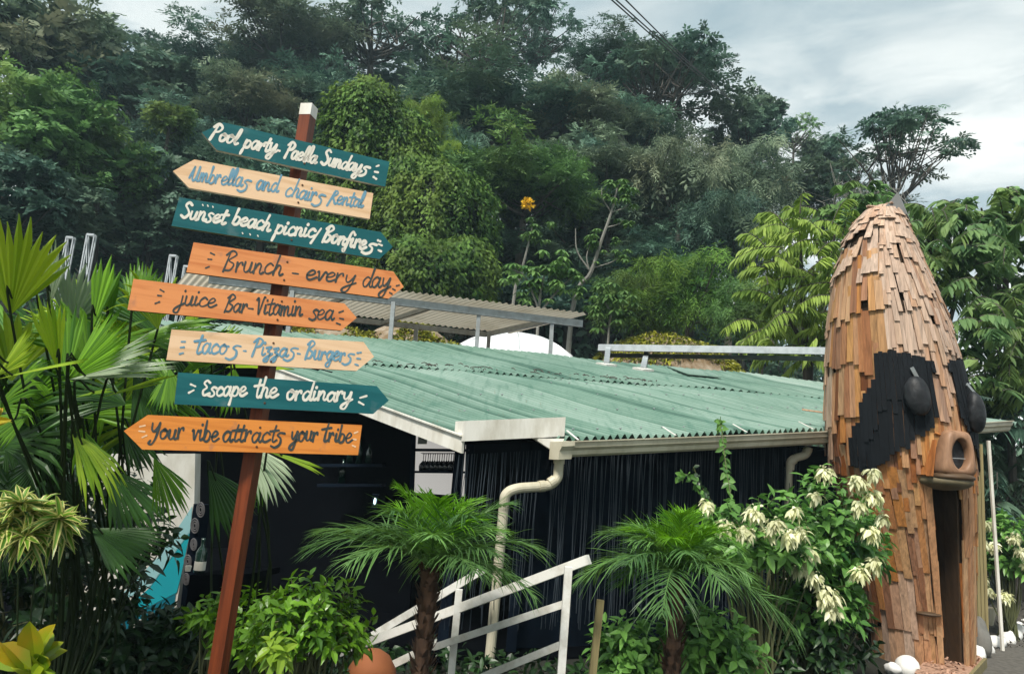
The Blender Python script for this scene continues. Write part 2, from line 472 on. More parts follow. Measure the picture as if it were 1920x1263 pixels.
# single-stroke brush alphabet: x-height 1; (advance, strokes)
GL = {
 'a': (1.0, [[(.78, .82), (.45, 1), (.1, .6), (.15, .1), (.42, 0), (.72, .45), (.82, .95)], [(.82, .95), (.76, .3), (.9, 0), (1.1, .2)]]),
 'b': (.95, [[(.3, 1.9), (.2, 1.1), (.1, .1)], [(.12, .3), (.4, .95), (.78, .75), (.7, .15), (.35, -.02), (.1, .15)]]),
 'c': (.85, [[(.78, .8), (.48, 1), (.12, .6), (.15, .12), (.45, 0), (.9, .25)]]),
 'd': (1.05, [[(.75, .85), (.45, .98), (.1, .55), (.2, .05), (.5, .05), (.8, .6)], [(1.02, 1.95), (.88, 1.0), (.8, .2), (.95, 0), (1.12, .15)]]),
 'e': (.85, [[(.08, .42), (.5, .52), (.72, .8), (.45, 1.0), (.12, .62), (.15, .12), (.45, 0), (.92, .3)]]),
 'f': (.7, [[(.9, 1.6), (.65, 1.9), (.42, 1.5), (.3, .5), (.12, -.75), (-.05, -.5)], [(.05, .75), (.75, .85)]]),
 'g': (1.0, [[(.75, .82), (.45, 1), (.1, .6), (.2, .1), (.5, .1), (.75, .6)], [(.82, .95), (.72, 0), (.5, -.8), (.1, -.75), (.25, -.35), (1.05, .2)]]),
 'h': (.95, [[(.4, 1.95), (.22, .9), (.08, 0)], [(.12, .4), (.42, .95), (.68, .8), (.62, .2), (.75, 0), (.98, .15)]]),
 'i': (.5, [[(.18, .95), (.12, .2), (.25, 0), (.5, .2)], [(.3, 1.4), (.32, 1.48)]]),
 'j': (.6, [[(.35, .95), (.3, 0), (.1, -.8), (-.3, -.75), (-.15, -.35), (.6, .15)], [(.5, 1.45), (.52, 1.53)]]),
 'l': (.55, [[(.1, .2), (.42, 1.1), (.52, 1.85), (.32, 1.85), (.16, 1), (.2, .15), (.35, 0), (.58, .2)]]),
 'm': (1.25, [[(.12, .95), (.08, 0)], [(.1, .4), (.35, .95), (.5, .8), (.46, 0)], [(.48, .4), (.75, .95), (.92, .8), (.9, .2), (1.02, 0), (1.28, .15)]]),
 'n': (.95, [[(.12, .95), (.08, 0)], [(.1, .4), (.42, .95), (.66, .8), (.62, .2), (.75, 0), (.98, .15)]]),
 'o': (.95, [[(.5, 1), (.12, .65), (.2, .08), (.55, .05), (.82, .55), (.55, 1.0), (.45, .85), (.98, .8)]]),
 'p': (.95, [[(.2, .98), (.08, 0), (-.12, -.95)], [(.1, .4), (.45, .98), (.8, .7), (.68, .15), (.35, 0), (.08, .2)]]),
 'r': (.75, [[(.1, .95), (.1, 0)], [(.1, .35), (.32, .88), (.55, .98), (.6, .75)]]),
 's': (.75, [[(.75, .9), (.45, 1), (.22, .75), (.5, .45), (.6, .12), (.3, -.12), (-.1, .0)]]),
 'S': (.8, [[(.8, .95), (.45, 1), (.25, .72), (.55, .4), (.55, -.2), (.2, -.55), (-.15, -.4)]]),   # word-end s with a low tail
 't': (.65, [[(.5, 1.7), (.32, .8), (.28, .15), (.42, 0), (.7, .2)], [(-.05, 1.1), (.8, 1.22)]]),
 'u': (.98, [[(.12, .95), (.1, .25), (.3, 0), (.6, .25), (.72, .95)], [(.72, .95), (.66, .2), (.78, 0), (1.0, .15)]]),
 'v': (.8, [[(.02, .9), (.15, .95), (.3, 0), (.65, .95), (.85, .8)]]),
 'y': (.95, [[(.1, .95), (.13, .4), (.35, .2), (.65, .6), (.8, .98)], [(.8, .98), (.66, 0), (.35, -.85), (-.05, -.8), (.1, -.4), (1.0, .2)]]),
 'z': (.8, [[(.08, .85), (.65, .95), (.25, .45), (.55, .3), (.35, -.6), (-.05, -.65), (.1, -.3), (.8, .2)]]),
 'P': (1.0, [[(.42, 1.85), (.25, .9), (.02, -.2)], [(.0, 1.5), (.5, 2.0), (1.02, 1.65), (.8, 1.1), (.25, .9)]]),
 'C': (.9, [[(.85, 1.6), (.5, 1.9), (.1, 1), (.4, 0), (.9, .3)]]),
 'U': (1.3, [[(-.1, .3), (.15, 1.1), (.4, 1.75), (.28, .5), (.5, 0), (.85, .5), (1.05, 1.75)], [(1.05, 1.75), (.92, .3), (1.08, 0), (1.35, .2)]]),
 'B': (1.05, [[(.35, 1.75), (.2, .9), (0, -.15)], [(.05, 1.5), (.55, 1.95), (.95, 1.6), (.35, 1.0), (.85, .65), (.6, .05), (.1, .0)]]),
 'R': (1.1, [[(.55, 1.7), (-.25, -.35)], [(.35, 1.45), (.75, 1.75), (.95, 1.4), (.4, .9), (.62, .4), (.85, 0), (1.1, .15)]]),
 'V': (.95, [[(.0, 1.45), (.22, 1.6), (.35, 0), (.5, .3), (.85, 1.7), (1.0, 1.75)]]),
 'E': (.95, [[(.85, 1.6), (.5, 1.85), (.18, 1.5), (.55, 1.02), (.15, .6), (.3, .05), (.95, .3)]]),
 'Z': (.95, [[(.85, 1.7), (.5, 1.95), (.2, 1.55), (.6, 1.0), (.78, .5), (.4, -.02), (-.05, .2)]]),   # capital S
 'Y': (1.0, [[(.1, 1.6), (.12, .95), (.4, .75), (.75, 1.2), (.9, 1.65)], [(.9, 1.65), (.65, .2), (.3, -.55), (-.05, -.5), (.1, -.2)]]),
 'T': (.8, [[(.62, 1.9), (.38, .9), (.28, .15), (.45, 0), (.8, .2)], [(-.15, 1.25), (1.0, 1.45)]]),
 '-': (.6, [[(.1, .5), (.5, .52)]]), '.': (.4, [[(.15, .1), (.2, .14)]]), '/': (.6, [[(.0, -.5), (.7, 1.8)]]),
}
def catmull(p, k=6):
    p = np.asarray(p, float)
    if len(p) < 3:
        return p
    q = np.concatenate([[2 * p[0] - p[1]], p, [2 * p[-1] - p[-2]]])
    out = []
    for i in range(len(p) - 1):
        a, b, c, d = q[i:i + 4]
        for t in np.arange(k) / k:
            out.append(.5 * (2 * b + (c - a) * t + (2 * a - 5 * b + 4 * c - d) * t * t + (3 * b - a - 3 * c + d) * t ** 3))
    out.append(p[-1])
    return np.array(out)
_wr = random.Random(3)
_layer = [0]
def stroke(g, pts, hw, lift=0.0):
    """A flat brush stroke with round ends on the boards' plane; pts in photo pixels, 3 mm of paint proud of the board."""
    pts = np.asarray(pts, float)
    w = hw * .92 * (1 + .22 * np.sin(np.linspace(_wr.uniform(0, 6), _wr.uniform(6, 10), len(pts))))
    t = nrm(np.gradient(pts, axis=0)) if len(pts) > 1 else np.array([[1, 0]])
    nn = np.stack([-t[:, 1], t[:, 0]], -1)
    _layer[0] = (_layer[0] + 1) % 12
    off = .0125 + .00008 * _layer[0]
    L = pts + nn * w[:, None]; Rr = pts - nn * w[:, None]
    a = np.linspace(math.pi / 2, -math.pi / 2, 7)
    def cap(c, tt, ww, s):
        n_ = np.array((-tt[1], tt[0]))
        return [c + ww * (math.sin(x) * n_ + s * math.cos(x) * tt) for x in a]
    e1 = cap(pts[-1], t[-1], w[-1], 1); e0 = cap(pts[0], t[0], w[0], -1)
    def up(q): return [sp(x, y, off) for x, y in q]
    A, B = up(L), up(Rr)
    g.add(A + B, [(i, i + 1, len(A) + i + 1, len(A) + i) for i in range(len(A) - 1)])
    g.add(up(e1), [list(range(7))]); g.add(up(e0), [list(range(7))])
def word(g, txt, x0, y0, x1, y1, xh, hw, shear=.12):
    adv = sum(GL[c][0] if c != ' ' else .7 for c in txt)
    ex = np.array((x1 - x0, y1 - y0)) / adv
    ey = np.array((y1 - y0, -(x1 - x0))); ey = ey / np.linalg.norm(ey) * xh
    o = np.array((x0, y0), float); pen = 0.0
    for c in txt:
        if c == ' ':
            pen += .7; continue
        ad, st = GL[c]
        jx, jy, js = _wr.uniform(-.04, .04), _wr.uniform(-.06, .06), _wr.uniform(.93, 1.07)
        for s in st:
            q = catmull([(x + shear * y, y) for x, y in s])
            stroke(g, [o + ex * (pen + jx + px) + ey * (py * js + jy) for px, py in q], hw)
        pen += ad

sign_base = sp(374, 1480, -.055); sign_base[2] = 0.0
signpost = thing('signpost', 'tall red brown wooden signpost leaning right with eight painted arrow boards', 'signpost', sign_base)
top = sp(580, 199, -.055); bot = sp(408, 1263, -.055)
ax = nrm(top - bot); bot = bot - ax * ((bot[2] + .25) / ax[2])
hs = .0225
pa = R(38)
h1 = nrm(S_R * math.cos(pa) + S_N * math.sin(pa)); h1 = nrm(h1 - ax * np.dot(h1, ax)); h2 = np.cross(ax, h1)
capb = top - ax * .045
g = Geo(); g.box((bot + capb) / 2, h1 * hs, h2 * hs, (capb - bot) / 2, .4)
obj('post', g, M['red_post'], signpost)
g = Geo()
v = [capb + a * h1 * (hs + .001) + b * h2 * (hs + .001) for a, b in ((-1, -1), (1, -1), (1, 1), (-1, 1))]
g.hexa(v + [q + ax * .045 for q in v]); g.add([q + ax * .045 for q in v] + [top + ax * .004], [(0, 1, 4), (1, 2, 4), (2, 3, 4), (3, 0, 4)])
obj('post_cap', g, M['white_paint'], signpost, 'white painted tip of the post')

BOARDS = [
 ('teal', 'ink_white', 2.6, 'teal board reading Pool party Paella Sundays, pointing left',
  [k1(543, 235), k1(683, 170), k1(1750, 423), k1(1722, 583), k1(640, 348)],
  [('Pool', k1(598, 271), k1(768, 314), 15), ('party', k1(808, 328), k1(1015, 368), 14.5), ('Paella', k1(1075, 390), k1(1275, 432), 14.5), ('Zunday', k1(1310, 436), k1(1565, 490), 14), ('S', k1(1560, 488), k1(1610, 497), 12)],
  [(k1(1033, 350), k1(1042, 353)), (k1(1665, 453), k1(1680, 447)), (k1(1655, 487), k1(1675, 491)), (k1(1648, 521), k1(1664, 533))], [k1(1203, 434)], 1),
 ('peach', 'ink_blue', 1.9, 'peach board reading Umbrellas and chairs Rental, pointing left',
  [k1(357, 483), k1(495, 408), k1(1646, 625), k1(1622, 790), k1(460, 590)],
  [('Umbrella', k1(462, 540), k1(800, 583), 16.5), ('S', k1(790, 582), k1(845, 592), 15), ('and', k1(890, 600), k1(1030, 618), 17), ('chair', k1(1075, 640), k1(1275, 676), 17), ('S', k1(1268, 675), k1(1322, 685), 15), ('Rental', k1(1362, 688), k1(1575, 716), 15)],
  [], [k1(1190, 573), k1(1163, 684)], 1),
 ('teal', 'ink_white', 2.6, 'teal board reading Sunset beach picnic Bonfires, pointing right',
  [k1(398, 650), k1(1695, 875), k1(1770, 970), k1(1685, 1048), k1(347, 835)],
  [('Zunset', k1(412, 778), k1(688, 824), 16), ('beach', k1(735, 820), k1(980, 868), 16), ('picnic', k1(1010, 878), k1(1265, 912), 15), ('Bonfire', k1(1322, 930), k1(1590, 985), 15.5), ('S', k1(1590, 985), k1(1650, 995), 13)],
  [(k1(1310, 852), k1(1243, 945)), (k1(1676, 928), k1(1690, 934)), (k1(1680, 952), k1(1700, 960)), (k1(1678, 990), k1(1695, 998))] ,
  [k1(1120, 925)], 1),
 ('orange', 'ink_dark', 1.85, 'orange board reading Brunch every day, pointing right',
  [k1(490, 940), k1(1775, 1128), k2(1785, 125), k2(1690, 198), k1(443, 1132)],
  [('Brunch', k1(680, 1120), k1(1060, 1150), 19), ('every', k2(1172, 78), k2(1480, 108), 17), ('day', k2(1520, 118), k2(1695, 135), 18)],
  [(k1(1125, 1138), k1(1163, 1143)), (k1(600, 1008), k1(624, 1020)), (k1(583, 1048), k1(606, 1050)), (k1(568, 1105), k1(590, 1096)), (k2(1740, 118), k2(1756, 114)), (k2(1716, 137), k2(1730, 145)), (k2(1697, 160), k2(1710, 168))],
  [k1(1093, 1066), k1(1072, 1182)], 0),
 ('orange', 'ink_dark', 1.85, 'orange board reading juice Bar Vitamin sea, pointing right',
  [k2(100, 75), k2(1415, 228), k2(1492, 318), k2(1395, 397), k2(63, 268)],
  [('juice', k2(375, 233), k2(610, 250), 18), ('Bar', k2(668, 272), k2(805, 288), 17), ('Vitamin', k2(860, 294), k2(1150, 306), 17.5), ('sea', k2(1200, 322), k2(1345, 334), 18)],
  [(k2(815, 258), k2(845, 262)), (k2(268, 142), k2(290, 155)), (k2(252, 178), k2(275, 180)), (k2(236, 228), k2(262, 218)), (k2(1382, 284), k2(1408, 274)), (k2(1385, 320), k2(1408, 325)), (k2(1366, 350), k2(1388, 358))],
  [k2(998, 330), k2(1025, 215)], 0),
 ('peach', 'ink_blue', 2.1, 'pale peach board reading tacos Pizzas Burgers, pointing right',
  [k2(338, 390), k2(1535, 468), k2(1600, 560), k2(1490, 648), k2(305, 580)],
  [('Taco', k2(478, 538), k2(685, 546), 19), ('S', k2(690, 546), k2(755, 550), 17), ('Pizza', k2(840, 548), k2(1060, 556), 16), ('S', k2(1050, 556), k2(1110, 560), 15), ('Burger', k2(1170, 570), k2(1415, 586), 16), ('S', k2(1415, 586), k2(1465, 590), 14)],
  [(k2(785, 523), k2(800, 524)), (k2(1124, 540), k2(1138, 542)), (k2(400, 466), k2(422, 466)), (k2(394, 502), k2(415, 500)), (k2(388, 542), k2(410, 536)), (k2(1496, 536), k2(1518, 533)), (k2(1494, 570), k2(1514, 572)), (k2(1480, 606), k2(1500, 612))],
  [k2(973, 475), k2(958, 590)], 0),
 ('teal', 'ink_white', 2.4, 'teal board reading Escape the ordinary, pointing right',
  [k2(378, 657), k2(1617, 742), k2(1692, 832), k2(1595, 915), k2(355, 855)],
  [('Escape', k2(525, 800), k2(800, 806), 16.5), ('the', k2(850, 816), k2(995, 816), 19), ('ordinary', k2(1050, 828), k2(1460, 836), 17)],
  [(k2(458, 732), k2(486, 744)), (k2(446, 784), k2(476, 768)), (k2(1512, 816), k2(1552, 804)), (k2(1506, 842), k2(1534, 858))],
  [k2(918, 848)], 0),
 ('amber', 'ink_dark', 2.2, 'amber orange board reading Your vibe attracts your tribe, pointing left',
  [k2(40, 1022), k2(190, 922), k2(1525, 985), k2(1500, 1172), k2(155, 1137)],
  [('Your', k2(200, 1066), k2(415, 1072), 19), ('vibe', k2(462, 1082), k2(625, 1084), 20), ('attract', k2(650, 1086), k2(985, 1090), 18), ('S', k2(970, 1088), k2(1030, 1090), 17), ('your', k2(1080, 1082), k2(1250, 1086), 18), ('Tribe', k2(1275, 1088), k2(1460, 1092), 17)],
  [], [k2(890, 1000), k2(868, 1120)], 1),
]
for bi, (bm, ink, hw, lab, poly, words, dashes, nails, left) in enumerate(BOARDS):
    g = Geo(); front = [sp(x, y, .012) for x, y in poly]
    g.add(front, [list(range(5))[::-1]])
    bo = obj('sign_board', g, M[bm], signpost, lab)
    g = Geo(); vec = -S_N * .016
    g.add(front + [q + vec for q in front], [(i, (i + 1) % 5, (i + 1) % 5 + 5, i + 5) for i in range(5)] + [(9, 8, 7, 6, 5)][:0])
    g.add([q + vec for q in front], [list(range(5))])
    obj('board_edge', g, M['edge_white'] if left else M['edge_dark'], bo)
    g = Geo()
    for t_, a, b_, xh in words:
        word(g, t_, a[0], a[1], b_[0], b_[1], xh, hw)
    for a, b_ in dashes:
        stroke(g, [a, ((a[0] + b_[0]) / 2, (a[1] + b_[1]) / 2), b_], hw * .85)
    obj('lettering', g, M[ink], bo)
    for x, y in nails:
        g = Geo(); g.lathe(sp(x, y, .0125), [(.004, 0), (.0035, .0012), (.0005, .0016)], 8, S_N)
        obj('nail_head', g, M['nail'], bo)
    extra = Geo(); n_ = 0
    if bi == 2:
        for q in [k1(x, y) for x, y in ((548, 698), (580, 702), (612, 708), (803, 878), (852, 886), (902, 896))]:
            stroke(extra, [q, (q[0] + .8, q[1] + 1.2), (q[0] + 1, q[1] + 2)], 1.2); n_ += 1
    if bi == 7:
        for a, b_ in ((k2(140, 995), k2(172, 988)), (k2(135, 1022), k2(170, 1026)), (k2(155, 1062), k2(182, 1050)), (k2(1478, 1035), k2(1498, 1027)), (k2(1470, 1072), k2(1486, 1076)), (k2(1466, 1112), k2(1482, 1120))):
            stroke(extra, [a, ((a[0] + b_[0]) / 2, (a[1] + b_[1]) / 2), b_], 1.6); n_ += 1
    if n_:
        obj('painted_dashes', extra, M['ink_white'] if bi == 2 else M['peach'], bo)
# ------------------------------------------------------------------ terrain and ground
def terrain(x, y):
    x = np.asarray(x, float); y = np.asarray(y, float)
    s = np.clip((y - 17) / 26, 0, 1); s = s * s * (3 - 2 * s)
    k = np.clip(1 - (x - 6) / 22, .12, 1)
    return s * k * 14.5 + s * .5 * np.sin(x * .31 + 1) * np.cos(y * .23) + np.clip((y - 45) / 60, 0, 1) * 3 * k
xs = np.concatenate([[-900, -400, -180], np.arange(-90, 91, 3.0), [180, 400, 900]])
ys = np.concatenate([[-400, -120, -40], np.arange(-15, 91, 3.0), [140, 300, 700, 1500]])
X, Y = np.meshgrid(xs, ys)
Zt = terrain(X, Y); Zt[Y > 100] *= .4
g = Geo(); g.grid(np.stack([X, Y, Zt], -1))
M['ground'] = mat_plain('ground', (.014, .016, .009), .95, spot=(.007, .008, .005), scale=.9, amount=.9, bump=.4)
M['path'] = mat_plain('path_gravel', (.115, .105, .09), .95, spot=(.045, .04, .033), scale=16, amount=.9, bump=.8, detail=9)
obj('ground', g, M['ground'], smooth=True, kind='structure')
g = Geo()
pp = [ground_hit(1700, 1420), ground_hit(1790, 1290), ground_hit(1850, 1205), ground_hit(1935, 1178), ground_hit(2150, 1130), ground_hit(2500, 1160), ground_hit(2600, 1420)]
g.add([q + np.array((0, 0, .012)) for q in pp], [list(range(len(pp)))])
obj('path', g, M['path'], kind='structure')

# ------------------------------------------------------------------ bar building under a green corrugated roof
UPZ = np.array((0, 0, 1.0))
Nn, Ee, Mm = P(868, 822, 6.2), P(1575, 802, 8.3), P(508, 690, 8.6)
E1, E2 = Ee - Nn, Mm - Nn
RN = nrm(np.cross(E1, E2)); RN = RN if RN[2] > 0 else -RN
e1, e2 = nrm(E1), nrm(E2)
LE1, LE2 = np.linalg.norm(E1), np.linalg.norm(E2)
def st(px, py):
    q = plane_hit(px, py, Nn, RN) - Nn
    a, b, c = e1 @ e1, e1 @ e2, e2 @ e2
    u, v = q @ e1, q @ e2
    det = a * c - b * b
    return np.array(((c * u - b * v) / det, (a * v - b * u) / det))
def rp(s, t, off=0.0): return Nn + e1 * s + e2 * t + RN * off
S_END = next(s for s in np.arange(4, 14, .02) if proj(Nn + e1 * s)[0] > 1887)
ridge_px = [(430, 613), (600, 631), (820, 650), (1030, 669), (1200, 688), (1400, 706), (1575, 726)]
ridge_st = np.array([st(*q) for q in ridge_px])
def ridge_t(s): return np.interp(s, ridge_st[:, 0], ridge_st[:, 1])
def mat_roof():
    m, nd, ln, b = mat_new('green_roof_sheet')
    tc = nd.new('ShaderNodeTexCoord')
    n = nd.new('ShaderNodeTexNoise'); n.inputs['Scale'].default_value = .9; n.inputs['Detail'].default_value = 7; n.inputs['Roughness'].default_value = .65
    ln.new(tc.outputs['Object'], n.inputs[0])
    a = attr(nd, 'rnd')
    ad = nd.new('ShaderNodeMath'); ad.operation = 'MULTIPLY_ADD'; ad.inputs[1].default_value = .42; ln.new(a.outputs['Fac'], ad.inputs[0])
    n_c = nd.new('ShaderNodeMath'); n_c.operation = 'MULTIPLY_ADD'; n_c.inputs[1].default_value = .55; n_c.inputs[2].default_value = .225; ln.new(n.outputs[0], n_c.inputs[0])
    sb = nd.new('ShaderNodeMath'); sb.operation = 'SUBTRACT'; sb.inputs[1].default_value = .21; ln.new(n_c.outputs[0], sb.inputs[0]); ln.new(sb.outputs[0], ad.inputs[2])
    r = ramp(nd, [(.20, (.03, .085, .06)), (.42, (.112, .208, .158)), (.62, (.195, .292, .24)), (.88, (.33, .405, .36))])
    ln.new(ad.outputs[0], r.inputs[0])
    mp = nd.new('ShaderNodeMapping'); mp.inputs['Rotation'].default_value = (0, 0, R(45)); mp.inputs['Scale'].default_value = (9, .7, 3)
    ln.new(tc.outputs['Object'], mp.inputs[0])
    n2 = nd.new('ShaderNodeTexNoise'); n2.inputs['Scale'].default_value = 1.6; n2.inputs['Detail'].default_value = 9
    ln.new(mp.outputs[0], n2.inputs[0])
    r2 = ramp(nd, [(.54, (0, 0, 0)), (.75, (.5,) * 3)]); ln.new(n2.outputs[0], r2.inputs[0])
    mx = nd.new('ShaderNodeMixRGB'); mx.inputs[2].default_value = (.03, .12, .085, 1)
    ln.new(r2.outputs[0], mx.inputs[0]); ln.new(r.outputs[0], mx.inputs[1])
    n3 = nd.new('ShaderNodeTexNoise'); n3.inputs['Scale'].default_value = 2.6; n3.inputs['Detail'].default_value = 10; n3.inputs['Roughness'].default_value = .7
    ln.new(mp.outputs[0], n3.inputs[0])
    r3 = ramp(nd, [(.63, (0, 0, 0)), (.72, (.7,) * 3)]); ln.new(n3.outputs[0], r3.inputs[0])
    m3 = nd.new('ShaderNodeMixRGB'); m3.inputs[2].default_value = (.16, .13, .085, 1)
    ln.new(r3.outputs[0], m3.inputs[0]); ln.new(mx.outputs[0], m3.inputs[1]); ln.new(m3.outputs[0], b.inputs['Base Color'])
    b.inputs['Roughness'].default_value = .42; b.inputs['Specular IOR Level'].default_value = .45
    return m
M['roof'] = mat_roof()
bar = thing('bar_building', 'dark open air bar under a low pale green corrugated metal roof', 'bar', (Nn[0] + .5, Nn[1] + .8, 0))
pitch = .085
_cr = np.random.default_rng(5)
def corr(g, s0, s1, tlo, thi, off, seed, amp=.024):
    """Corrugated sheet: waves across s, straight ribs along t (tlo, thi are functions of s)."""
    n = int((s1 - s0) / pitch * 8) + 1
    s = np.linspace(s0, s1, n)
    rr = np.random.default_rng(seed)
    w = amp * np.cos(s / pitch * 2 * math.pi)
    K = 9
    rows = []
    for k in range(K):
        f = k / (K - 1)
        t = np.array([tlo(x) for x in s]) * (1 - f) + np.array([thi(x) for x in s]) * f
        sag = .012 * math.sin(f * 9 + seed) + .010 * np.sin(s * 1.7 + f * 3 + seed) + .006 * np.sin(s * 5.1 + 2 * f)
        rows.append(Nn + s[:, None] * e1 + t[:, None] * e2 + (w + sag + off)[:, None] * RN)
    tone = rr.uniform(.25, .75, int((s1 - s0) / .8) + 3)
    stripe = rr.uniform(-.16, .16, int((s1 - s0) / pitch) + 3); stripe[rr.random(len(stripe)) < .12] = -.42
    sc_ = (s[:-1] + s[1:]) / 2 - s0
    v = tone[(sc_ / .8).astype(int)] + stripe[(sc_ / pitch).astype(int)]
    g.grid(np.stack(rows), np.tile(np.clip(v + .16 * np.cos((s[:-1] + s[1:]) / 2 / pitch * 2 * math.pi), 0, 1), K - 1))  # valleys toned darker, crests lighter: rib shading put into the colour
seam = lambda s: np.interp(s, [st(640, 684)[0], st(1000, 707)[0], st(1350, 733)[0], st(1560, 752)[0]], [st(640, 684)[1], st(1000, 707)[1], st(1350, 733)[1], st(1560, 752)[1]])
seam_off = .055
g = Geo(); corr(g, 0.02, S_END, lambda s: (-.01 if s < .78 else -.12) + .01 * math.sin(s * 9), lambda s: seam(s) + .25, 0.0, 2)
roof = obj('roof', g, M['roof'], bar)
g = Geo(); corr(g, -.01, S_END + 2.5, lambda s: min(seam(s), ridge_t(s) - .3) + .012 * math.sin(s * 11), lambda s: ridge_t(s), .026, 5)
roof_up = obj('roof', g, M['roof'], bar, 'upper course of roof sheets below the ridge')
# screw heads along the purlins
g = Geo()
for t_ in (.12, .95, 1.75, 2.5):
    for s_ in np.arange(.1, S_END, pitch * 3):
        if t_ < seam(s_) - .1: g.lathe(rp(s_ - s_ % pitch + pitch, t_ + .01 * math.sin(s_ * 7), .026), [(.013, 0), (.012, .006), (.0, .010)], 6, RN)
obj('screw_heads', g, M['steel'], roof)
# loose sheet lifted near the right end
q = [plane_hit(*p, Nn + RN * .06, RN) for p in ((1250, 687), (1330, 697), (1352, 708), (1290, 702))]
g = Geo(); g.prism(q, RN * .012, .7); obj('loose_roof_sheet', g, M['roof'], bar)
# fallen twigs and dirt along the seam
g = Geo()
for i in range(70):
    s_ = _cr.uniform(.3, LE1); t_ = seam(s_) + _cr.normal(0, .10)
    d_ = nrm(e1 * _cr.normal() + e2 * _cr.normal())
    c_ = rp(s_, t_, .075); L_ = _cr.uniform(.015, .07)
    g.tube([c_ - d_ * L_, c_ + RN * .012, c_ + d_ * L_], .006, 4)
o = obj('roof_litter', g, M['trunk'], kind='stuff')
# rake board and boxed eave end
fa = [plane_hit(x, y, Nn + nrm(np.cross(e2, UPZ)) * .0, nrm(np.cross(e2, UPZ))) for x, y in ((868, 793), (700, 742), (515, 684), (515, 699), (700, 768), (868, 827))]
nside = nrm(np.cross(e2, UPZ)); nside = nside if nside[0] < 0 else -nside
d0 = fa[0]
g = Geo(); a_, b_ = rp(-.02, -.05, -.05), rp(-.02, LE2, -.05)
hh = .135
g.prism([a_ + UPZ * .075, b_ + UPZ * .075, b_ - UPZ * .06, a_ - UPZ * .06], nside * .025)
g.prism([a_ + UPZ * .088, b_ + UPZ * .088, b_ + UPZ * .076, a_ + UPZ * .076], nside * .05)
obj('rake_board', g, M['white_paint'], bar)
bx0, bx1 = P(868, 827, 6.12), P(1058, 822, 6.55)
g = Geo(); up_ = UPZ * .165
dd = nrm(np.array((-(bx1 - bx0)[1], (bx1 - bx0)[0], 0)))
g.prism([bx0, bx1 + UPZ * .02, bx1 + UPZ * .19, bx0 + UPZ * .168], dd * .20)
obj('eave_box', g, M['white_paint'], bar)
# ogee gutter with brackets and end cap
G0, G1 = P(1058, 840, 6.35), P(1600, 812, 8.15)
G1 = G0 + nrm(G1 - G0) * next(s for s in np.arange(3, 14, .02) if proj(G0 + nrm(G1 - G0) * s)[0] > 1886)
gd = nrm(G1 - G0); gl = np.linalg.norm(G1 - G0)
go = nrm(np.cross(gd, UPZ)); go = go if go[1] < 0 else -go
prof = [(-.09, -.07), (.02, -.075), (.045, -.055), (.05, -.02), (.075, .005), (.078, .05), (.095, .052), (.095, .062), (.066, .062), (.062, .01), (.035, -.02), (.03, -.055), (-.08, -.055), (-.08, .05), (-.09, .05)]
g = Geo(); rings = []
for f_ in np.linspace(0, 1, 13):
    c_ = G0 + gd * gl * f_ - UPZ * (.02 * math.sin(f_ * math.pi))
    rings.append([c_ + go * x + UPZ * y for x, y in prof])
g.grid(np.array(rings), wrap=True)
gut = obj('gutter', g, M['cream_pvc'], bar)
g = Geo()
for s_ in (.08, 1.15, 2.05, 3.0):
    c_ = G0 + gd * s_
    g.bar(c_ + go * .09 + UPZ * .068, c_ - go * .10 + UPZ * .15, .018, .006)
obj('gutter_bracket', g, M['white_metal'], gut)
g = Geo(); c_ = G0 - gd * .09
w_ = [c_ + go * x + UPZ * y for x, y in ((-.09, .06), (.10, .06), (.10, .02), (.07, -.02), (.06, -.09), (-.09, -.09))]
g.prism(w_, gd * .13); obj('gutter_end', g, M['cream_pvc'], gut)
# fascia wedge running from the box to the gutter end
g = Geo(); g.prism([P(1000, 821, 6.45), P(1045, 850, 6.4), P(1058, 822, 6.4)], dd * .03); obj('fascia_wedge', g, M['white_paint'], bar)
# downpipes
def pipe(pts, r, name='downpipe'):
    g = Geo(); q = catmull(pts, 8); g.tube(q, r, 14)
    for i in (0, 2, 3):
        if i < len(pts) - 1:
            c = np.asarray(pts[i]); d = nrm(np.asarray(pts[i + 1]) - c)
            g.tube([c + d * .02, c + d * .075], r + .006, 14)
    return obj(name, g, M['cream_pvc'], gut, smooth=False)
pipe([P(1049, 852, 6.4), P(1047, 880, 6.4), P(1044, 897, 6.38), P(1025, 910, 6.35), P(972, 915, 6.25), P(950, 925, 6.22), P(945, 945, 6.22), P(940, 1000, 6.22), P(912, 1300, 6.1)], .042)
pipe([P(1517, 838, 7.95), P(1510, 852, 7.95), P(1492, 858, 7.95), P(1482, 866, 7.95), P(1479, 890, 7.95), P(1476, 1000, 7.95), P(1470, 1150, 7.95)], .042)
# walls under the eave, set back half a metre
n1 = nrm(np.cross(e1, UPZ)); n1 = n1 if n1[1] < 0 else -n1      # out of the eave wall
def wall_pt(s, back, z=None, t=None):
    q = rp(s, 0) - n1 * back
    q = q.copy(); q[2] = z
    return q
e1h = nrm(np.array((e1[0], e1[1], 0)))
g = Geo()
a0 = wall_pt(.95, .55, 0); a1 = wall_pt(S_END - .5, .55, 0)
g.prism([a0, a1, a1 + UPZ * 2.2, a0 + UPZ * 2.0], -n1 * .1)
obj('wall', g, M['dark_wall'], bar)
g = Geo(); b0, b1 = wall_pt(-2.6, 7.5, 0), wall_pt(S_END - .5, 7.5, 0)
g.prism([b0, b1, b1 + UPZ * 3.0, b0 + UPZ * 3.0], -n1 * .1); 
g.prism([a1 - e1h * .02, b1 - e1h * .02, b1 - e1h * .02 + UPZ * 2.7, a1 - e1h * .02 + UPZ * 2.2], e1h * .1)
obj('back_wall', g, M['dark_in'], bar)
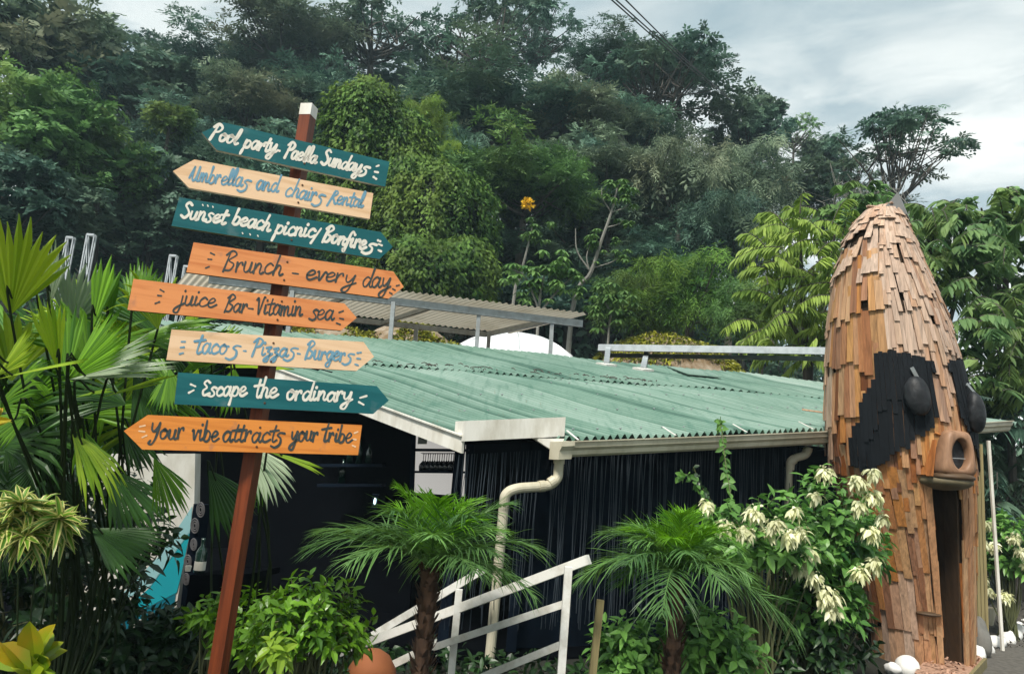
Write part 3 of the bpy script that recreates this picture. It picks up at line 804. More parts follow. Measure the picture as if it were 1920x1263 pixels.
g = Geo(); g.prism([wall_pt(-6.5, .2, .02), wall_pt(LE1, .2, .02), wall_pt(LE1, 7.4, .02), wall_pt(-6.5, 7.4, .02)], UPZ * -.1)
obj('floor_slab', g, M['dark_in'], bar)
# dark inner partition, posts and the ceiling lining
g = Geo()
c0, c1 = P(470, 800, 8.9), P(800, 800, 8.2)
c0[2] = c1[2] = 0
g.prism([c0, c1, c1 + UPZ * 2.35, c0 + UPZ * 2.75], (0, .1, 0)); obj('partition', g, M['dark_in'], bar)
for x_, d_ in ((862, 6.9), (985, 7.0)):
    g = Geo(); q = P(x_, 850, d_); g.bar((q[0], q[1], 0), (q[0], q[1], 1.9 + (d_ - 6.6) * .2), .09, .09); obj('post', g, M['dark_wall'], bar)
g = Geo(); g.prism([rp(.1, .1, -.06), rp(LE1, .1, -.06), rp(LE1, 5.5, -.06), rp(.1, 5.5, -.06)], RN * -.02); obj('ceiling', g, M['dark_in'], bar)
# string curtains hung along the eave: each one strand bundle
sr = np.random.default_rng(8)
for (x0, x1, n_, lab) in ((935, 1010, 24, 'left string curtain beside the downpipe'), (1012, 1230, 62, 'middle string curtain behind the railing end'), (1232, 1520, 70, 'right string curtain behind the flowering shrub')):
    g = Geo()
    for k in range(n_):
        x = x0 + (x1 - x0) * (k + sr.uniform(0, .8)) / n_
        f_ = (x - 1058) / (1600 - 1058)
        q = G0 + gd * 3.75 * f_ - go * (.22 + sr.normal(0, .02)) - UPZ * .02
        if f_ < 0: q = q - go * .1
        bt = np.array((q[0] + sr.normal(0, .03), q[1] + sr.normal(0, .03), sr.uniform(.25, .5)))
        mid_ = (q + bt) / 2 + np.array((sr.normal(0, .012), sr.normal(0, .012), 0))
        g.tube([q, mid_, bt], sr.uniform(.0022, .0042), 4, rnd=sr.uniform())
    obj('string_curtain', g, M['string'], bar, lab)

# back bar seen through the open corner
M['pale_wall'] = mat_plain('pale_wall', (.72, .69, .64), .8, spot=(.6, .57, .5), scale=2)
M['leaf_picture'] = mat_plain('leaf_picture', (.62, .60, .55), .8, spot=(.10, .25, .03), scale=9, amount=1)
g = Geo()
pd = 8.0
def fr(x, y, d=pd): return P(x, y, d)
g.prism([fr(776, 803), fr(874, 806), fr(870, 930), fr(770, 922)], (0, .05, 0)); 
obj('opening_glow_panel', g, mat_emit('opening_glow', (.55, .53, .50), .35), bar)  # panel glows by emission to stand for daylight in the white opening
g = Geo(); g.prism([fr(786, 800, 7.95), fr(803, 802, 7.95), fr(800, 832, 7.95), fr(783, 832, 7.95)], (0, .02, 0))
pic = obj('leaf_picture', g, M['leaf_picture'], bar)
shelf = thing('glass_rack', 'dark bar shelf with wine glasses hanging beneath under the roof corner', 'shelf', fr(822, 925, 7.6))
for y_ in (843, 884):
    g = Geo(); g.bar(fr(775, y_, 7.6), fr(880, y_ + 1, 7.6), .30, .022); obj('shelf_board', g, M['dark_wall'], shelf)
for x_ in (776, 862, 886):
    a_, b_ = fr(x_, 800, 7.5), fr(x_ - 4, 925, 7.5)
    g = Geo(); g.bar(a_, b_, .045, .045); obj('upright', g, M['dark_wall'], shelf)
M['glass_dark'] = mat_plain('glass_dark', (.02, .022, .028), .08, scale=9, spec=.8)
def wineglass(name, q, sc=1.0, flip=True):
    g = Geo(); s = -1 if flip else 1
    pr = [(.034, 0), (.032, .004), (.004, .01), (.0035, .075), (.012, .085), (.034, .11), (.040, .135), (.036, .17), (.032, .185), (.031, .184), (.034, .14), (.01, .10)]
    g.lathe(q, [(r * sc, h * s * sc) for r, h in pr], 12)
    return g
k = 0
for row, (d_, y_) in enumerate(((7.62, 849), (7.72, 849))):
    for x_ in np.linspace(795, 856, 8):
        o = obj('wine_glass', wineglass('wine_glass', fr(x_ + row * 4, y_, d_)), M['glass_dark'], smooth=True, cat='wine glass', label='dark stemmed wine glass hanging upside down in the bar glass rack', group='wine glasses hanging in the rack')
# counter with bottle and items near the patterned column
g = Geo()
q0, q1 = P(356, 1078, 5.6), P(470, 1075, 6.2)
g.prism([q0, q1, q1 + np.array((.1, .5, 0)), q0 + np.array((.1, .5, 0))], (0, 0, -.05))
g.prism([q0 - UPZ * .05, q1 - UPZ * .05, (q1[0], q1[1], 0), (q0[0], q0[1], 0)], (.02, .4, 0))
obj('bar_counter', g, M['dark_in'], label='dark bar counter behind the signpost and the patterned column', cat='counter')
bq = P(373, 1073, 5.75)
bt = thing('bottle', 'dark green bottle with white label on the bar counter', 'bottle', bq)
M['bottle_glass'] = mat_plain('bottle_glass', (.01, .03, .022), .08, scale=5, spec=.8)
g = Geo(); g.lathe(bq, [(.0, 0), (.04, 0), (.041, .02), (.041, .15), (.03, .18), (.015, .20), (.0145, .235), (.017, .24), (.0165, .26), (0, .26)], 16); obj('glass', g, M['bottle_glass'], bt, smooth=True)
g = Geo(); g.lathe(bq, [(.0425, .02), (.0428, .021), (.0428, .085), (.0425, .086)], 16); obj('paper_label', g, M['white_paint'], bt)
g = Geo(); q = P(352, 1070, 5.7); g.lathe(q, [(0, 0), (.02, 0), (.024, .04), (.021, .04), (.018, .004), (0, .004)], 12)
obj('tumbler', g, M['white_paint'], label='small white tumbler at the foot of the patterned column', cat='cup')
for i, (x_, y_, h_) in enumerate(((655, 868, .22), (672, 870, .26), (690, 868, .2), (640, 905, .25))):
    q = P(x_, y_, 7.9)
    g = Geo(); g.lathe(q, [(0, 0), (.035, 0), (.036, h_ * .6), (.014, h_ * .78), (.013, h_), (0, h_)], 12)
    obj('bottle', g, M['bottle_glass'], smooth=True, cat='bottle', label='dark bottle on the back bar shelf inside the shadowy bar', group='bottles on the back bar shelf')
g = Geo(); g.bar(P(600, 872, 7.9), P(720, 872, 7.9), .25, .03); g.bar(P(600, 909, 7.9), P(720, 909, 7.9), .25, .03)
obj('bottle_shelf', g, M['dark_wall'], label='dark wooden bottle shelf inside the shadowy bar', cat='shelf')
# made-up lantern shape, glowing in place of a blue white glint behind fronds
lq = P(702, 948, 5.6)
glint_root = thing('glint_shape', 'small added glowing shape for a blue white glint behind palm fronds', 'glint', lq)
g = Geo()
for a in range(4):
    c = lq + np.array((.022 * math.cos(a * 1.571 + .78), .022 * math.sin(a * 1.571 + .78), .035)); g.bar(c - UPZ * .045, c + UPZ * .045, .004, .004)
g.abox(lq + UPZ * .083, .045, .045, .008); g.abox(lq - UPZ * .012, .045, .045, .008)
obj('frame', g, M['dark_wall'], glint_root)
g = Geo(); g.blob(lq + UPZ * .035, .009, .009, .026, 10, 7); obj('glint_core', g, mat_emit('glint_glow', (.65, .9, 1.0), 1.6), glint_root)

# ------------------------------------------------------------------ mural wall and patterned column
g = Geo()
MD = 6.3
def mp_(x, y, off=0.0): return P(x, y, MD) + np.array((0, -off, 0))
wallpoly = [mp_(150, 850), mp_(366, 850), mp_(364, 950), mp_(338, 1090), mp_(290, 1400), mp_(120, 1400)]
mural = obj('mural_wall', Geo().prism(wallpoly, (0, .12, 0)), M['white_paint'], label='white garden wall painted with turquoise wave bands and black line art', cat='mural wall')
M['turq'] = mat_plain('turquoise_paint', (.01, .36, .43), .5, spot=(.02, .28, .35), scale=4)
M['light_turq'] = mat_plain('light_turquoise_paint', (.30, .55, .58), .5, spot=(.36, .58, .6), scale=4)
M['deep_turq'] = mat_plain('deep_turquoise_paint', (.006, .17, .24), .5, scale=4)
M['black_paint'] = mat_plain('black_paint', (.012, .012, .014), .5, scale=4)
def patch(poly, mat, name, off):
    g = Geo(); g.add([mp_(x, y, off) for x, y in poly], [list(range(len(poly)))]); return obj(name, g, mat, mural)
patch([(361, 948), (357, 995), (283, 1097), (240, 1120), (230, 1112), (300, 1040)], M['light_turq'], 'light_band', .004)
patch([(357, 997), (340, 1078), (332, 1110), (253, 1150), (225, 1150), (283, 1099)], M['turq'], 'turquoise_band', .006)
patch([(330, 1112), (322, 1170), (303, 1262), (295, 1390), (190, 1390), (230, 1152), (253, 1152)], M['deep_turq'], 'deep_band', .004)
patch([(262 + 22 * math.cos(a), 1198 + 38 * math.sin(a) - 8 * math.cos(a)) for a in np.linspace(0, 2 * math.pi, 25)[:-1]], M['white_paint'], 'white_oval', .007)
g = Geo()
def ink(pts, w):
    q = catmull(pts, 5)
    t = nrm(np.gradient(q, axis=0)); nn = np.stack([-t[:, 1], t[:, 0]], -1)
    A = [mp_(x, y, .009) for x, y in q + nn * w]; B = [mp_(x, y, .009) for x, y in q - nn * w]
    g.add(A + B, [(i, i + 1, len(A) + i + 1, len(A) + i) for i in range(len(A) - 1)])
ink([(288, 960), (278, 1000), (275, 1040), (262, 1075), (240, 1100)], 1.6); ink([(281, 960), (272, 1000), (268, 1040), (256, 1072)], .8)
ink([(262, 938), (280, 952), (276, 1000)], 1.0); ink([(200, 985), (215, 960), (240, 942), (258, 935)], 1.1); ink([(215, 1000), (240, 965), (262, 942)], 1.0)
for k in range(9): ink([(264 + k * 2, 940 + k * 1.5), (276 + k * .8, 941 + k * 4)], .5)
for k in range(4): ink([(296 + 3 * k, 950 + 4 * k), (303 - k, 955 + 2 * k), (300, 968 - 2 * k)], 1.3)
for k in range(12): ink([(204 + k * 5, 1010 + 7 * (k % 3)), (214 + k * 5, 1000 + 9 * (k % 4)), (228 + k * 4, 1006)], .8)
obj('line_art', g, M['black_paint'], mural)
pc = thing('patterned_column', 'dark column carved with grey concentric rings beside the mural wall', 'column', P(352, 1075, 6.0) * np.array((1, 1, 0)))
g = Geo(); colpoly = [P(363, 944, 6.0), P(379, 946, 6.0), P(371, 1010, 6.0), P(356, 1300, 6.0), P(320, 1300, 6.0), P(345, 1075, 6.0)]
g.prism(colpoly, (.02, .12, 0)); obj('shaft', g, M['dark_wall'], pc)
M['ring_grey'] = mat_plain('ring_grey', (.13, .125, .13), .6, scale=12)
for (x, y, r) in ((376, 955, 9), (365, 985, 9), (363, 1020, 7), (352, 1052, 8), (349, 1085, 7)):
    g = Geo()
    for k_ in (1.0, .68, .36):
        c = P(x, y, 5.985); a = np.linspace(0, 2 * math.pi, 19)
        pts = [c + CRT * (r * .8 * k_ * math.cos(t) * 6 / F) + CUP * (r * 1.5 * k_ * math.sin(t) * 6 / F) for t in a]
        g.tube(pts, .0055, 5, cap=False)
    obj('ring_relief', g, M['ring_grey'], pc)

# ------------------------------------------------------------------ steel canopies on the roof
M['translucent_sheet'] = mat_leaf('plastic_sheet', (.58, .52, .42), (.62, .56, .46), .6, .4, patch=(.42, .36, .26), patch_scale=1.5)
cz = 2.55 + 1.6
def hz(px, py, z): return ground_hit(px, py, z)
A_ = hz(392, 524, cz); B_ = hz(1092, 607, cz); C_ = hz(912, 627, cz); D_ = hz(560, 588, cz)
cano = thing('steel_canopy', 'grey steel frame canopy with thin corrugated sheets standing on the green roof', 'canopy', (B_ * .5 + A_ * .5) * np.array((1, 1, 0)) + UPZ * 3.2)
g = Geo()
bh, bw = .12, .06
g.bar(A_, B_, bw, bh); g.bar(D_ + (C_ - D_) * -.4, C_, bw, bh * .8); g.bar(B_ - nrm(B_ - A_) * .55, C_ + (C_ - D_) * .0, bw, bh * .7)
for f_ in (.12, .35, .58):
    a = A_ + (B_ - A_) * f_; b = a + (C_ - (B_ - nrm(B_ - A_) * .55)); g.bar(a, b, bw * .8, bh * .6)
obj('beams', g, M['steel'], cano)
cn = nrm(np.cross(B_ - A_, UPZ)); cn = cn if cn[1] < 0 else -cn
g = Geo()
cd_ = nrm(B_ - A_); cl = np.linalg.norm(B_ - A_)
back = C_ - (B_ - cd_ * .55)
s = np.linspace(-.3, cl - .05, 500)
rows = [A_ + cd_ * s[:, None] + (back * f_ - cd_ * 0)[None] + UPZ * (.10 + .05 * (1 - f_)) + UPZ * (.018 * np.cos(s / .11 * 2 * math.pi))[:, None] - nrm(back) * .18 * (1 - f_) for f_ in (0, .25, .5, .75, 1.04)]
g.grid(np.stack(rows)); obj('roof_sheet', g, M['translucent_sheet'], cano)
for (x0, y0, x1, y1) in ((738, 566, 734, 646), (898, 588, 895, 662), (1035, 604, 1031, 668), (549, 545, 545, 628)):
    a = hz(x0, y0, cz - .03); g = Geo(); foot = plane_hit(x1, y1, Nn, RN)
    g.bar(a, (a[0] + .02, a[1], min(a[2] - .3, 2.9 + 0 * foot[2])), .065, .065); obj('post', g, M['steel'], cano)
for (x0, y0) in ((781, 611), (917, 626)):
    a = hz(x0, y0, cz - .03); g = Geo(); g.bar(a, (a[0] + .02, a[1], 3.0), .07, .07); obj('post', g, M['steel'], cano)
c2z = 1.6 + 2.2
K0, K1 = hz(1122, 652, c2z), hz(1580, 659, c2z)
can2 = thing('steel_awning_frame', 'long pale galvanised beam frame on short posts over the right side of the green roof', 'frame', (K0 * .5 + K1 * .5) * np.array((1, 1, 0)) + UPZ * 2.8)
g = Geo(); g.bar(K0, K1, .06, .10); kb = np.array((.3, .7, 0)); g.bar(K0 + nrm(K1 - K0) * .05, K0 + kb, .06, .09); g.bar(K0 + kb, K1 + kb * .9, .06, .07)
obj('beams', g, M['galv'], can2)
g = Geo(); g.prism([K0 + UPZ * .055, K1 + UPZ * .055, K1 + kb + UPZ * .08, K0 + kb + UPZ * .08], UPZ * .012); obj('roof_sheet', g, M['galv'], can2)
for x0, y0, x1, y1 in ((1140, 655, 1137, 683), (1212, 664, 1206, 692)):
    a = hz(x0, y0, c2z - .02) if y0 < 660 else P(x0, y0, 13.2)
    b = plane_hit(x1, y1, Nn + RN * .05, RN)
    g = Geo(); g.bar(a, b, .085, .085); 
    ft = Geo(); ft.box(b, e1 * .10, e2 * .10, RN * .015)
    pst = obj('post', g, M['galv'], can2); obj('base_plate', ft, M['white_metal'], pst)

# ------------------------------------------------------------------ dome huts behind the roof
M['thatch'] = mat_plain('dry_moss', (.17, .115, .06), .95, spot=(.40, .34, .27), scale=5, amount=.9, bump=1.0, detail=9)
M['dome_white'] = mat_plain('dome_canvas', (.78, .80, .82), .5, spot=(.68, .70, .73), scale=1.0)
M['moss'] = mat_leaf('moss', (.07, .10, .012), (.30, .30, .03), .2)
def dome(name, lab, cx, cy, rpx, d, mat, moss=0, seed=0, flat=1.0, cat='dome hut'):
    c = P(cx, cy, d); r = rpx * d / F
    base = c.copy(); base[2] = 0
    root = thing(name, lab, cat, base)
    g = Geo(); g.blob(c, r, r, r * flat, 40, 16, .03 if moss else 0, seed)
    g.lathe((c[0], c[1], 0), [(r * .98, 0), (r, c[2])], 32)
    sh = obj('shell', g, mat, root, smooth=True)
    rr = np.random.default_rng(seed)
    if moss:
        N = moss
        ph = rr.uniform(0, 2 * math.pi, N); ct = rr.beta(2.2, 1.3, N)
        st_ = np.sqrt(1 - ct ** 2)
        u = np.stack([st_ * np.cos(ph), st_ * np.sin(ph), ct * flat], -1)
        keep = (np.sin(u[:, 0] * 7 + seed) + np.sin(u[:, 1] * 9) + np.sin(u[:, 2] * 11 + 2 * seed)) > -.2
        u = u[keep]; N = len(u)
        g = Geo(); g.blades(c + u * r * 1.045, nrm(u + rr.normal(0, .7, (N, 3))), rr.normal(0, 1, (N, 3)), rr.uniform(.1, .24, N), rr.uniform(.03, .07, N), .5, mid=False, prof=((0, .5), (.5, 1), (1, .05)), rnd=rr.uniform(0, 1, N))
        obj('moss_cover', g, M['moss'], root)
    else:
        g = Geo()
        for k in range(7):
            a = k / 7 * math.pi * 2 + .3
            pts = [c + np.array((math.cos(a) * math.cos(t), math.sin(a) * math.cos(t), math.sin(t) * flat)) * (r * 1.001) for t in np.linspace(0, 1.5, 14)]
            g.tube(pts, .012, 5)
        obj('seam', g, M['galv'], root)
    return root
dome('dome_hut', 'small mossy brown dome hut under the steel canopy', 762, 720, 112, 17, M['thatch'], 5200, 1)
dome('dome_hut', 'smooth white canvas dome tent behind the green roof', 957, 735, 150, 19, M['dome_white'], 0, 2, flat=.75, cat='dome tent')
dome('dome_hut', 'wide mossy brown dome hut behind the pale beam frame', 1240, 800, 168, 19, M['thatch'], 9000, 3)
dome('dome_hut', 'mossy dome hut mostly hidden behind the signpost boards', 610, 730, 120, 18, M['thatch'], 5000, 4)

# ------------------------------------------------------------------ white lattice masts behind the fan palms
mast_labels = ['short white lattice mast left of the other masts above the fan palm', 'white lattice mast with square top just right of the first', 'white lattice mast below the left end of the Brunch board', 'dim lattice mast close beside the Brunch board end']
for (x, y, y2, d, wpx), lab in zip(((133, 446, 560, 17, 13), (172, 441, 560, 17, 14), (326, 480, 560, 18, 13), (352, 500, 580, 19, 12)), mast_labels):
    a = P(x, y, d); wd = wpx * d / F
    base = np.array((a[0], a[1], 0.0)); hgt = a[2]
    root = thing('lattice_mast', lab, 'mast', base, 'white lattice masts behind the palms')
    lean = np.array((-.035, 0, 0))
    g = Geo(); cs = [(-1, -1), (1, -1), (1, 1), (-1, 1)]
    for q in cs:
        o_ = np.array((q[0], q[1] * .5, 0)) * wd / 2
        g.bar(base + o_, base + o_ + np.array((0, 0, hgt)), .027, .027)
    obj('legs', g, M['galv'], root)
    g = Geo(); n_ = int(hgt / .9)
    for i in range(n_):
        z0, z1 = hgt * i / n_, hgt * (i + 1) / n_
        for j in (0, 2):
            p_, q_ = np.array(cs[j]) * np.array((1, .5)) * wd / 2, np.array(cs[(j + 1) % 4]) * np.array((1, .5)) * wd / 2
            if (i + j // 2) % 2: p_, q_ = q_, p_
            g.bar(base + np.array((p_[0], p_[1], z0)), base + np.array((q_[0], q_[1], z1)), .018, .018)
            if i == n_ - 1: g.bar(base + np.array((p_[0], p_[1], z1)), base + np.array((q_[0], q_[1], z1)), .045, .045)
    obj('bracing', g, M['galv'], root)

# ------------------------------------------------------------------ railing, wooden stake
rail = thing('handrail', 'white square tube handrail with posts descending beside the stairs', 'handrail', P(860, 1500, 4.3) * np.array((1, 1, 0)))
def rl(x, y, d): return P(x, y, d)
g = Geo(); g.bar(rl(1104, 1048, 4.6), rl(640, 1222, 5.5), .042, .058); obj('top_rail', g, M['white_metal'], rail)
g = Geo(); g.bar(rl(906, 1068, 5.9), rl(700, 1190, 6.2), .042, .058); obj('top_rail', g, M['white_metal'], rail, 'farther top rail of the handrail')
g = Geo(); g.bar(rl(1062, 1130, 4.6), rl(815, 1212, 5.0), .042, .044)
obj('middle_rail', g, M['white_metal'], rail)
g = Geo(); g.bar(rl(1052, 1208, 4.55), rl(905, 1268, 4.8), .042, .044); obj('lower_rail', g, M['white_metal'], rail)
g = Geo(); g.bar(rl(815, 1208, 5.1), rl(702, 1262, 5.3), .05, .05); obj('lower_rail', g, M['white_metal'], rail)
for x0, y0, x1, y1, d in ((1066, 1062, 1045, 1300, 4.58), (861, 1104, 842, 1300, 5.05), (712, 1245, 706, 1300, 5.3)):
    g = Geo(); a, b = rl(x0, y0, d), rl(x1, y1, d * .99); b = a + (b - a) * (a[2] / (a[2] - b[2])); b[0], b[1] = a[0] + (b[0] - a[0]) * .5, a[1] + .0
    b[2] = 0; g.bar(a, b, .046, .046, up=(0, 1, 0)); obj('post', g, M['white_metal'], rail)
M['stake'] = mat_wood('old_stake', [(0, (.20, .17, .08)), (1, (.28, .23, .11))])
a, b = P(1126, 1124, 4.9), P(1108, 1290, 4.8); b = a + (b - a) * ((a[2] + .1) / (a[2] - b[2]))
g = Geo(); g.bar(a, b, .045, .045); obj('wooden_stake', g, M['stake'], label='weathered square wooden stake between the handrail and the right dwarf palm', cat='stake')
M['clay'] = mat_plain('clay', (.30, .095, .03), .8, spot=(.17, .05, .02), scale=5)
c = P(698, 1254, 4.95)
g = Geo(); bz = c[2] - .10
g.lathe((c[0], c[1], 0), [(0, 0), (.16, 0), (.15, .1), (.165, bz * .6), (.17, bz + .02), (.155, bz + .11), (.105, bz + .19), (.045, bz + .225), (0, bz + .23)], 28)  # jar form modelled for a round orange thing of unknown kind
obj('orange_shape', g, M['clay'], smooth=True, label='rounded orange brown shape behind the hedge beside the stairs', cat='jar')

# ------------------------------------------------------------------ roof end and post behind the archway
pq = P(1858, 826, 9.0); g = Geo(); g.bar((pq[0] - .03, pq[1], pq[2]), (pq[0] + .05, pq[1], 0), .03, .03, up=(0, 1, 0)); obj('post', g, M['white_paint'], bar)
scr = Geo()
for k in range(7):
    x_ = pq[0] - .30 + k * .042; scr.bar((x_, pq[1] + .12, pq[2] - .04), (x_, pq[1] + .12, 0), .034, .02, up=(0, 1, 0), rnd=k / 7)
obj('slat_screen', scr, M['stake'], bar)
# ------------------------------------------------------------------ shingled animal-head archway
AD = 7.75
LV = np.array([(385, 1646, 1670), (397, 1620, 1690), (420, 1600, 1700), (450, 1582, 1712), (520, 1562, 1742), (600, 1553, 1778), (700, 1549, 1806),
               (780, 1548, 1825), (870, 1552, 1829), (950, 1578, 1828), (1030, 1603, 1827), (1100, 1622, 1826), (1250, 1645, 1824), (1300, 1648, 1824)], float)
_ac = P(1735, 1000, AD)
t_h = EYE - _ac; t_h[2] = 0; t_h = nrm(t_h)
r_h = np.array((-t_h[1], t_h[0], 0.0)); r_h = r_h if r_h[0] > 0 else -r_h
def arch_cr(y):                   # circle whose two edges fall at the left and right outline of that height
    xl, xr = np.interp(y, LV[:, 0], LV[:, 1]), np.interp(y, LV[:, 0], LV[:, 2])
    a, b = nrm(ray(xl, y)), nrm(ray(xr, y))
    h = math.acos(min(1, float(a @ b))) / 2
    m = nrm(a + b); dist = AD / (m @ CFW)
    return EYE + m * dist, max(.05, dist * math.sin(h) - .010)
def AS(y, psi, off=0.0):          # point on the shell: photo height y, angle psi (degrees) from the viewer towards the right
    c, r = arch_cr(y)
    a = R(psi)
    return c + (r + off) * (r_h * math.sin(a) + t_h * math.cos(a))
abase = ground_hit(1740, 1262); abase = _ac * np.array((1, 1, 0))
arch = thing('animal_head_archway', 'tall wooden archway shaped as a shingled animal head with dark eye patches', 'archway', abase)
def psi_at(px, y, lo=-90, hi=90):
    q = np.linspace(lo, hi, 361); x = proj(np.array([AS(y, a, .03) for a in q]))[:, 0]
    return float(q[np.argmin(abs(x - px))])
PSI_L, PSI_R = psi_at(1718, 757), psi_at(1819, 775)
FACE = psi_at(1784, 850)
f_h = r_h * math.sin(R(FACE)) + t_h * math.cos(R(FACE)); l_h = r_h * math.cos(R(FACE)) - t_h * math.sin(R(FACE))
M['shingle'] = mat_wood('cedar_shingle', [(0, (.17, .055, .018)), (.3, (.38, .135, .038)), (.6, (.52, .22, .062)), (.85, (.58, .31, .12)), (1, (.46, .25, .11))],
                        grain=(34, 34, 2.0), rough=.62, weather=(.56, .41, .315), gdepth=.5)
M['black_shingle'] = mat_wood('black_shingle', [(0, (.004, .006, .009)), (1, (.008, .011, .015))], rough=.85)
M['inner_wood'] = mat_wood('inner_boards', [(0, (.035, .022, .013)), (1, (.075, .045, .024))], rough=.8)
PATCH = np.array([(1640, 690), (1666, 690), (1695, 690), (1713, 692), (1746, 705), (1752, 788), (1747, 803), (1725, 826), (1694, 849), (1675, 862), (1671, 872), (1656, 881), (1644, 898),
                  (1621, 895), (1598, 879), (1600, 830), (1614, 815), (1615, 792), (1626, 762), (1640, 744), (1650, 726)], float)
def in_poly(x, y, pl):
    r = False; j = len(pl) - 1
    for i in range(len(pl)):
        if (pl[i, 1] > y) != (pl[j, 1] > y) and x < (pl[j, 0] - pl[i, 0]) * (y - pl[i, 1]) / (pl[j, 1] - pl[i, 1]) + pl[i, 0]: r = not r
        j = i
    return r
ar = random.Random(21)
OPEN0, OPEN1, OPEN_Y = psi_at(1757, 1050), psi_at(1806, 1050), 868.0     # doorway between the legs
def open_at(psi, y): return OPEN0 < psi < OPEN1 and y > OPEN_Y
def plank(g, y0, y1, p0, p1, o0, o1, th, rnd, w2, slant=0.0):
    p0a, p1a = p0, p1
    v = []
    for y, o in ((y1, o1), (y0, o0)):
        sh = slant if y == y1 else 0
        v += [AS(y, p0a + sh, o), AS(y, p1a + sh, o), AS(y, p1a + sh, o + th), AS(y, p0a + sh, o + th)]
    g.hexa(v, rnd, w2)
def weather(y, psi):
    if psi < 0:
        f = np.interp(y, [380, 505, 550, 1000, 1150, 1260], [.95, .88, .10, .18, .42, .62])
        if psi < -60 and y < 880: f = max(f, .72)
    else:
        f = np.interp(y, [380, 640, 760, 850, 1000, 1250], [.90, .84, .40, .08, .12, .45])
    return float(np.clip(f + ar.gauss(0, .17), 0, 1))
g = Geo()
ROWS_L = [1252, 1170, 1085, 1005, 930, 862, 782, 692, 608, 524, 452, 418]
ROWS_R = [1252, 1160, 1068, 980, 905, 850, 790, 728, 672, 618, 566, 516, 470, 430]
for rows, z0, z1 in ((ROWS_L, -170, 6), (ROWS_R, 2, 190)):
  for ri, yb in enumerate(rows):
    c, r = arch_cr(yb)
    gap = (rows[ri - 1] - yb) if ri else 84
    psi = z0 + ar.uniform(0, 2)
    drift = ar.uniform(0, 6)
    while psi < z1 - 1:
        vis = -100 < psi < 110
        wd = ar.uniform(.050, .088) * (.95 if psi < -5 else .66)
        if not vis: wd = .14
        dp = math.degrees(wd / max(r, .12))
        p0, p1 = psi, psi + dp * .97
        mid_ = (p0 + p1) / 2
        psi += dp
        yb_ = yb + 9 * math.sin(mid_ * .06 + drift) + ar.gauss(0, 6 if mid_ < 0 and yb < 800 else 12) + (ar.uniform(10, 34) if ar.random() < .2 else 0)
        yb_ += np.interp(mid_, [-90, -20, 30, 90], [8, 0, -6, 10])
        ln_ = gap * ar.uniform(1.25, 1.6)
        yt_ = yb_ - ln_
        if yt_ < 397: yt_ = 397 + ar.uniform(0, 4)
        if yb_ > 1262: yb_ = 1262
        if yb_ - yt_ < 12: continue
        if open_at(mid_, yb_):
            if yt_ > OPEN_Y - 8: continue
            yb_ = OPEN_Y + ar.uniform(-4, 4)
        o1 = .022 + ar.uniform(0, .008)
        if mid_ < FACE + 90:
            mm = mid_ if mid_ < FACE else 2 * FACE - mid_
            for yy in (yb_ - 4, yb_ - 22):
                if in_poly(proj(AS(yy, mm))[0], yy, PATCH): o1 = .006
        plank(g, yt_, yb_, p0, p1, .004, o1, .012, min(1, max(0, ar.gauss(.52, .36))), weather((yb_ + yt_) / 2, mid_), ar.uniform(-.8, .8))
obj('shingle_cladding', g, M['shingle'], arch)
# crown shingles over the top
g = Geo()
for k in range(22):
    a = k / 22 * 360 + ar.uniform(-4, 4)
    plank(g, 387, 420 + ar.uniform(-14, 16), a, a + ar.uniform(12, 17), .0, .030, .012, ar.uniform(.2, .9), ar.uniform(.75, 1))
tc_ = P(1656, 383, AD)
for k in range(7):
    q = tc_ + r_h * ar.uniform(-.10, .10) + t_h * ar.uniform(-.08, .08) + UPZ * ar.uniform(-.04, -.01)
    g.box(q, nrm(r_h + t_h * ar.uniform(-1, 1)) * .10, nrm(t_h + r_h * ar.uniform(-.4, .4)) * .035, UPZ * .007, ar.uniform(.3, .9), .95)
obj('crown_shingles', g, M['shingle'], arch)
# inner shell and doorway lining
g = Geo()
ysl = np.linspace(388, 1290, 46)
for p_lo, p_hi, ylo in ((OPEN1, 360 + OPEN0, 1290), (OPEN0, OPEN1, OPEN_Y - 14)):
    pts = np.array([[AS(min(y, ylo) if ylo < 1290 else y, p, -.012) for p in np.linspace(p_lo, p_hi, 60 if ylo > 1000 else 14)] for y in (ysl if ylo > 1000 else np.linspace(388, ylo, 24))])
    g.grid(pts, .3)
g.add([AS(390, p, -.012) for p in np.linspace(0, 342, 20)], [list(range(20))], .3)
obj('inner_shell', g, M['inner_wood'], arch)
g = Geo()
for p_, sgn in ((OPEN0, 1), (OPEN1, -1)):
    for k in range(7):
        ya, yb_ = 1285, OPEN_Y - 14
        for_ = []
        a = [AS(y, p_, -.012) for y in (ya, yb_)]
        q = [w - f_h * (.0 + .17 * k) + l_h * sgn * (-.0) for w in a]
        q2 = [w - f_h * (.165 + .17 * k) for w in a]
        g.hexa([q[0], q2[0], q2[0] - l_h * sgn * .02, q[0] - l_h * sgn * .02, q[1], q2[1], q2[1] - l_h * sgn * .02, q[1] - l_h * sgn * .02], ar.uniform(0, 1))
ca, cb = AS(OPEN_Y - 12, OPEN0, -.02), AS(OPEN_Y - 12, OPEN1, -.02)
g.prism([ca, cb, cb - f_h * 1.2, ca - f_h * 1.2], UPZ * .03, .4)
obj('doorway_lining', g, M['inner_wood'], arch)
g = Geo()
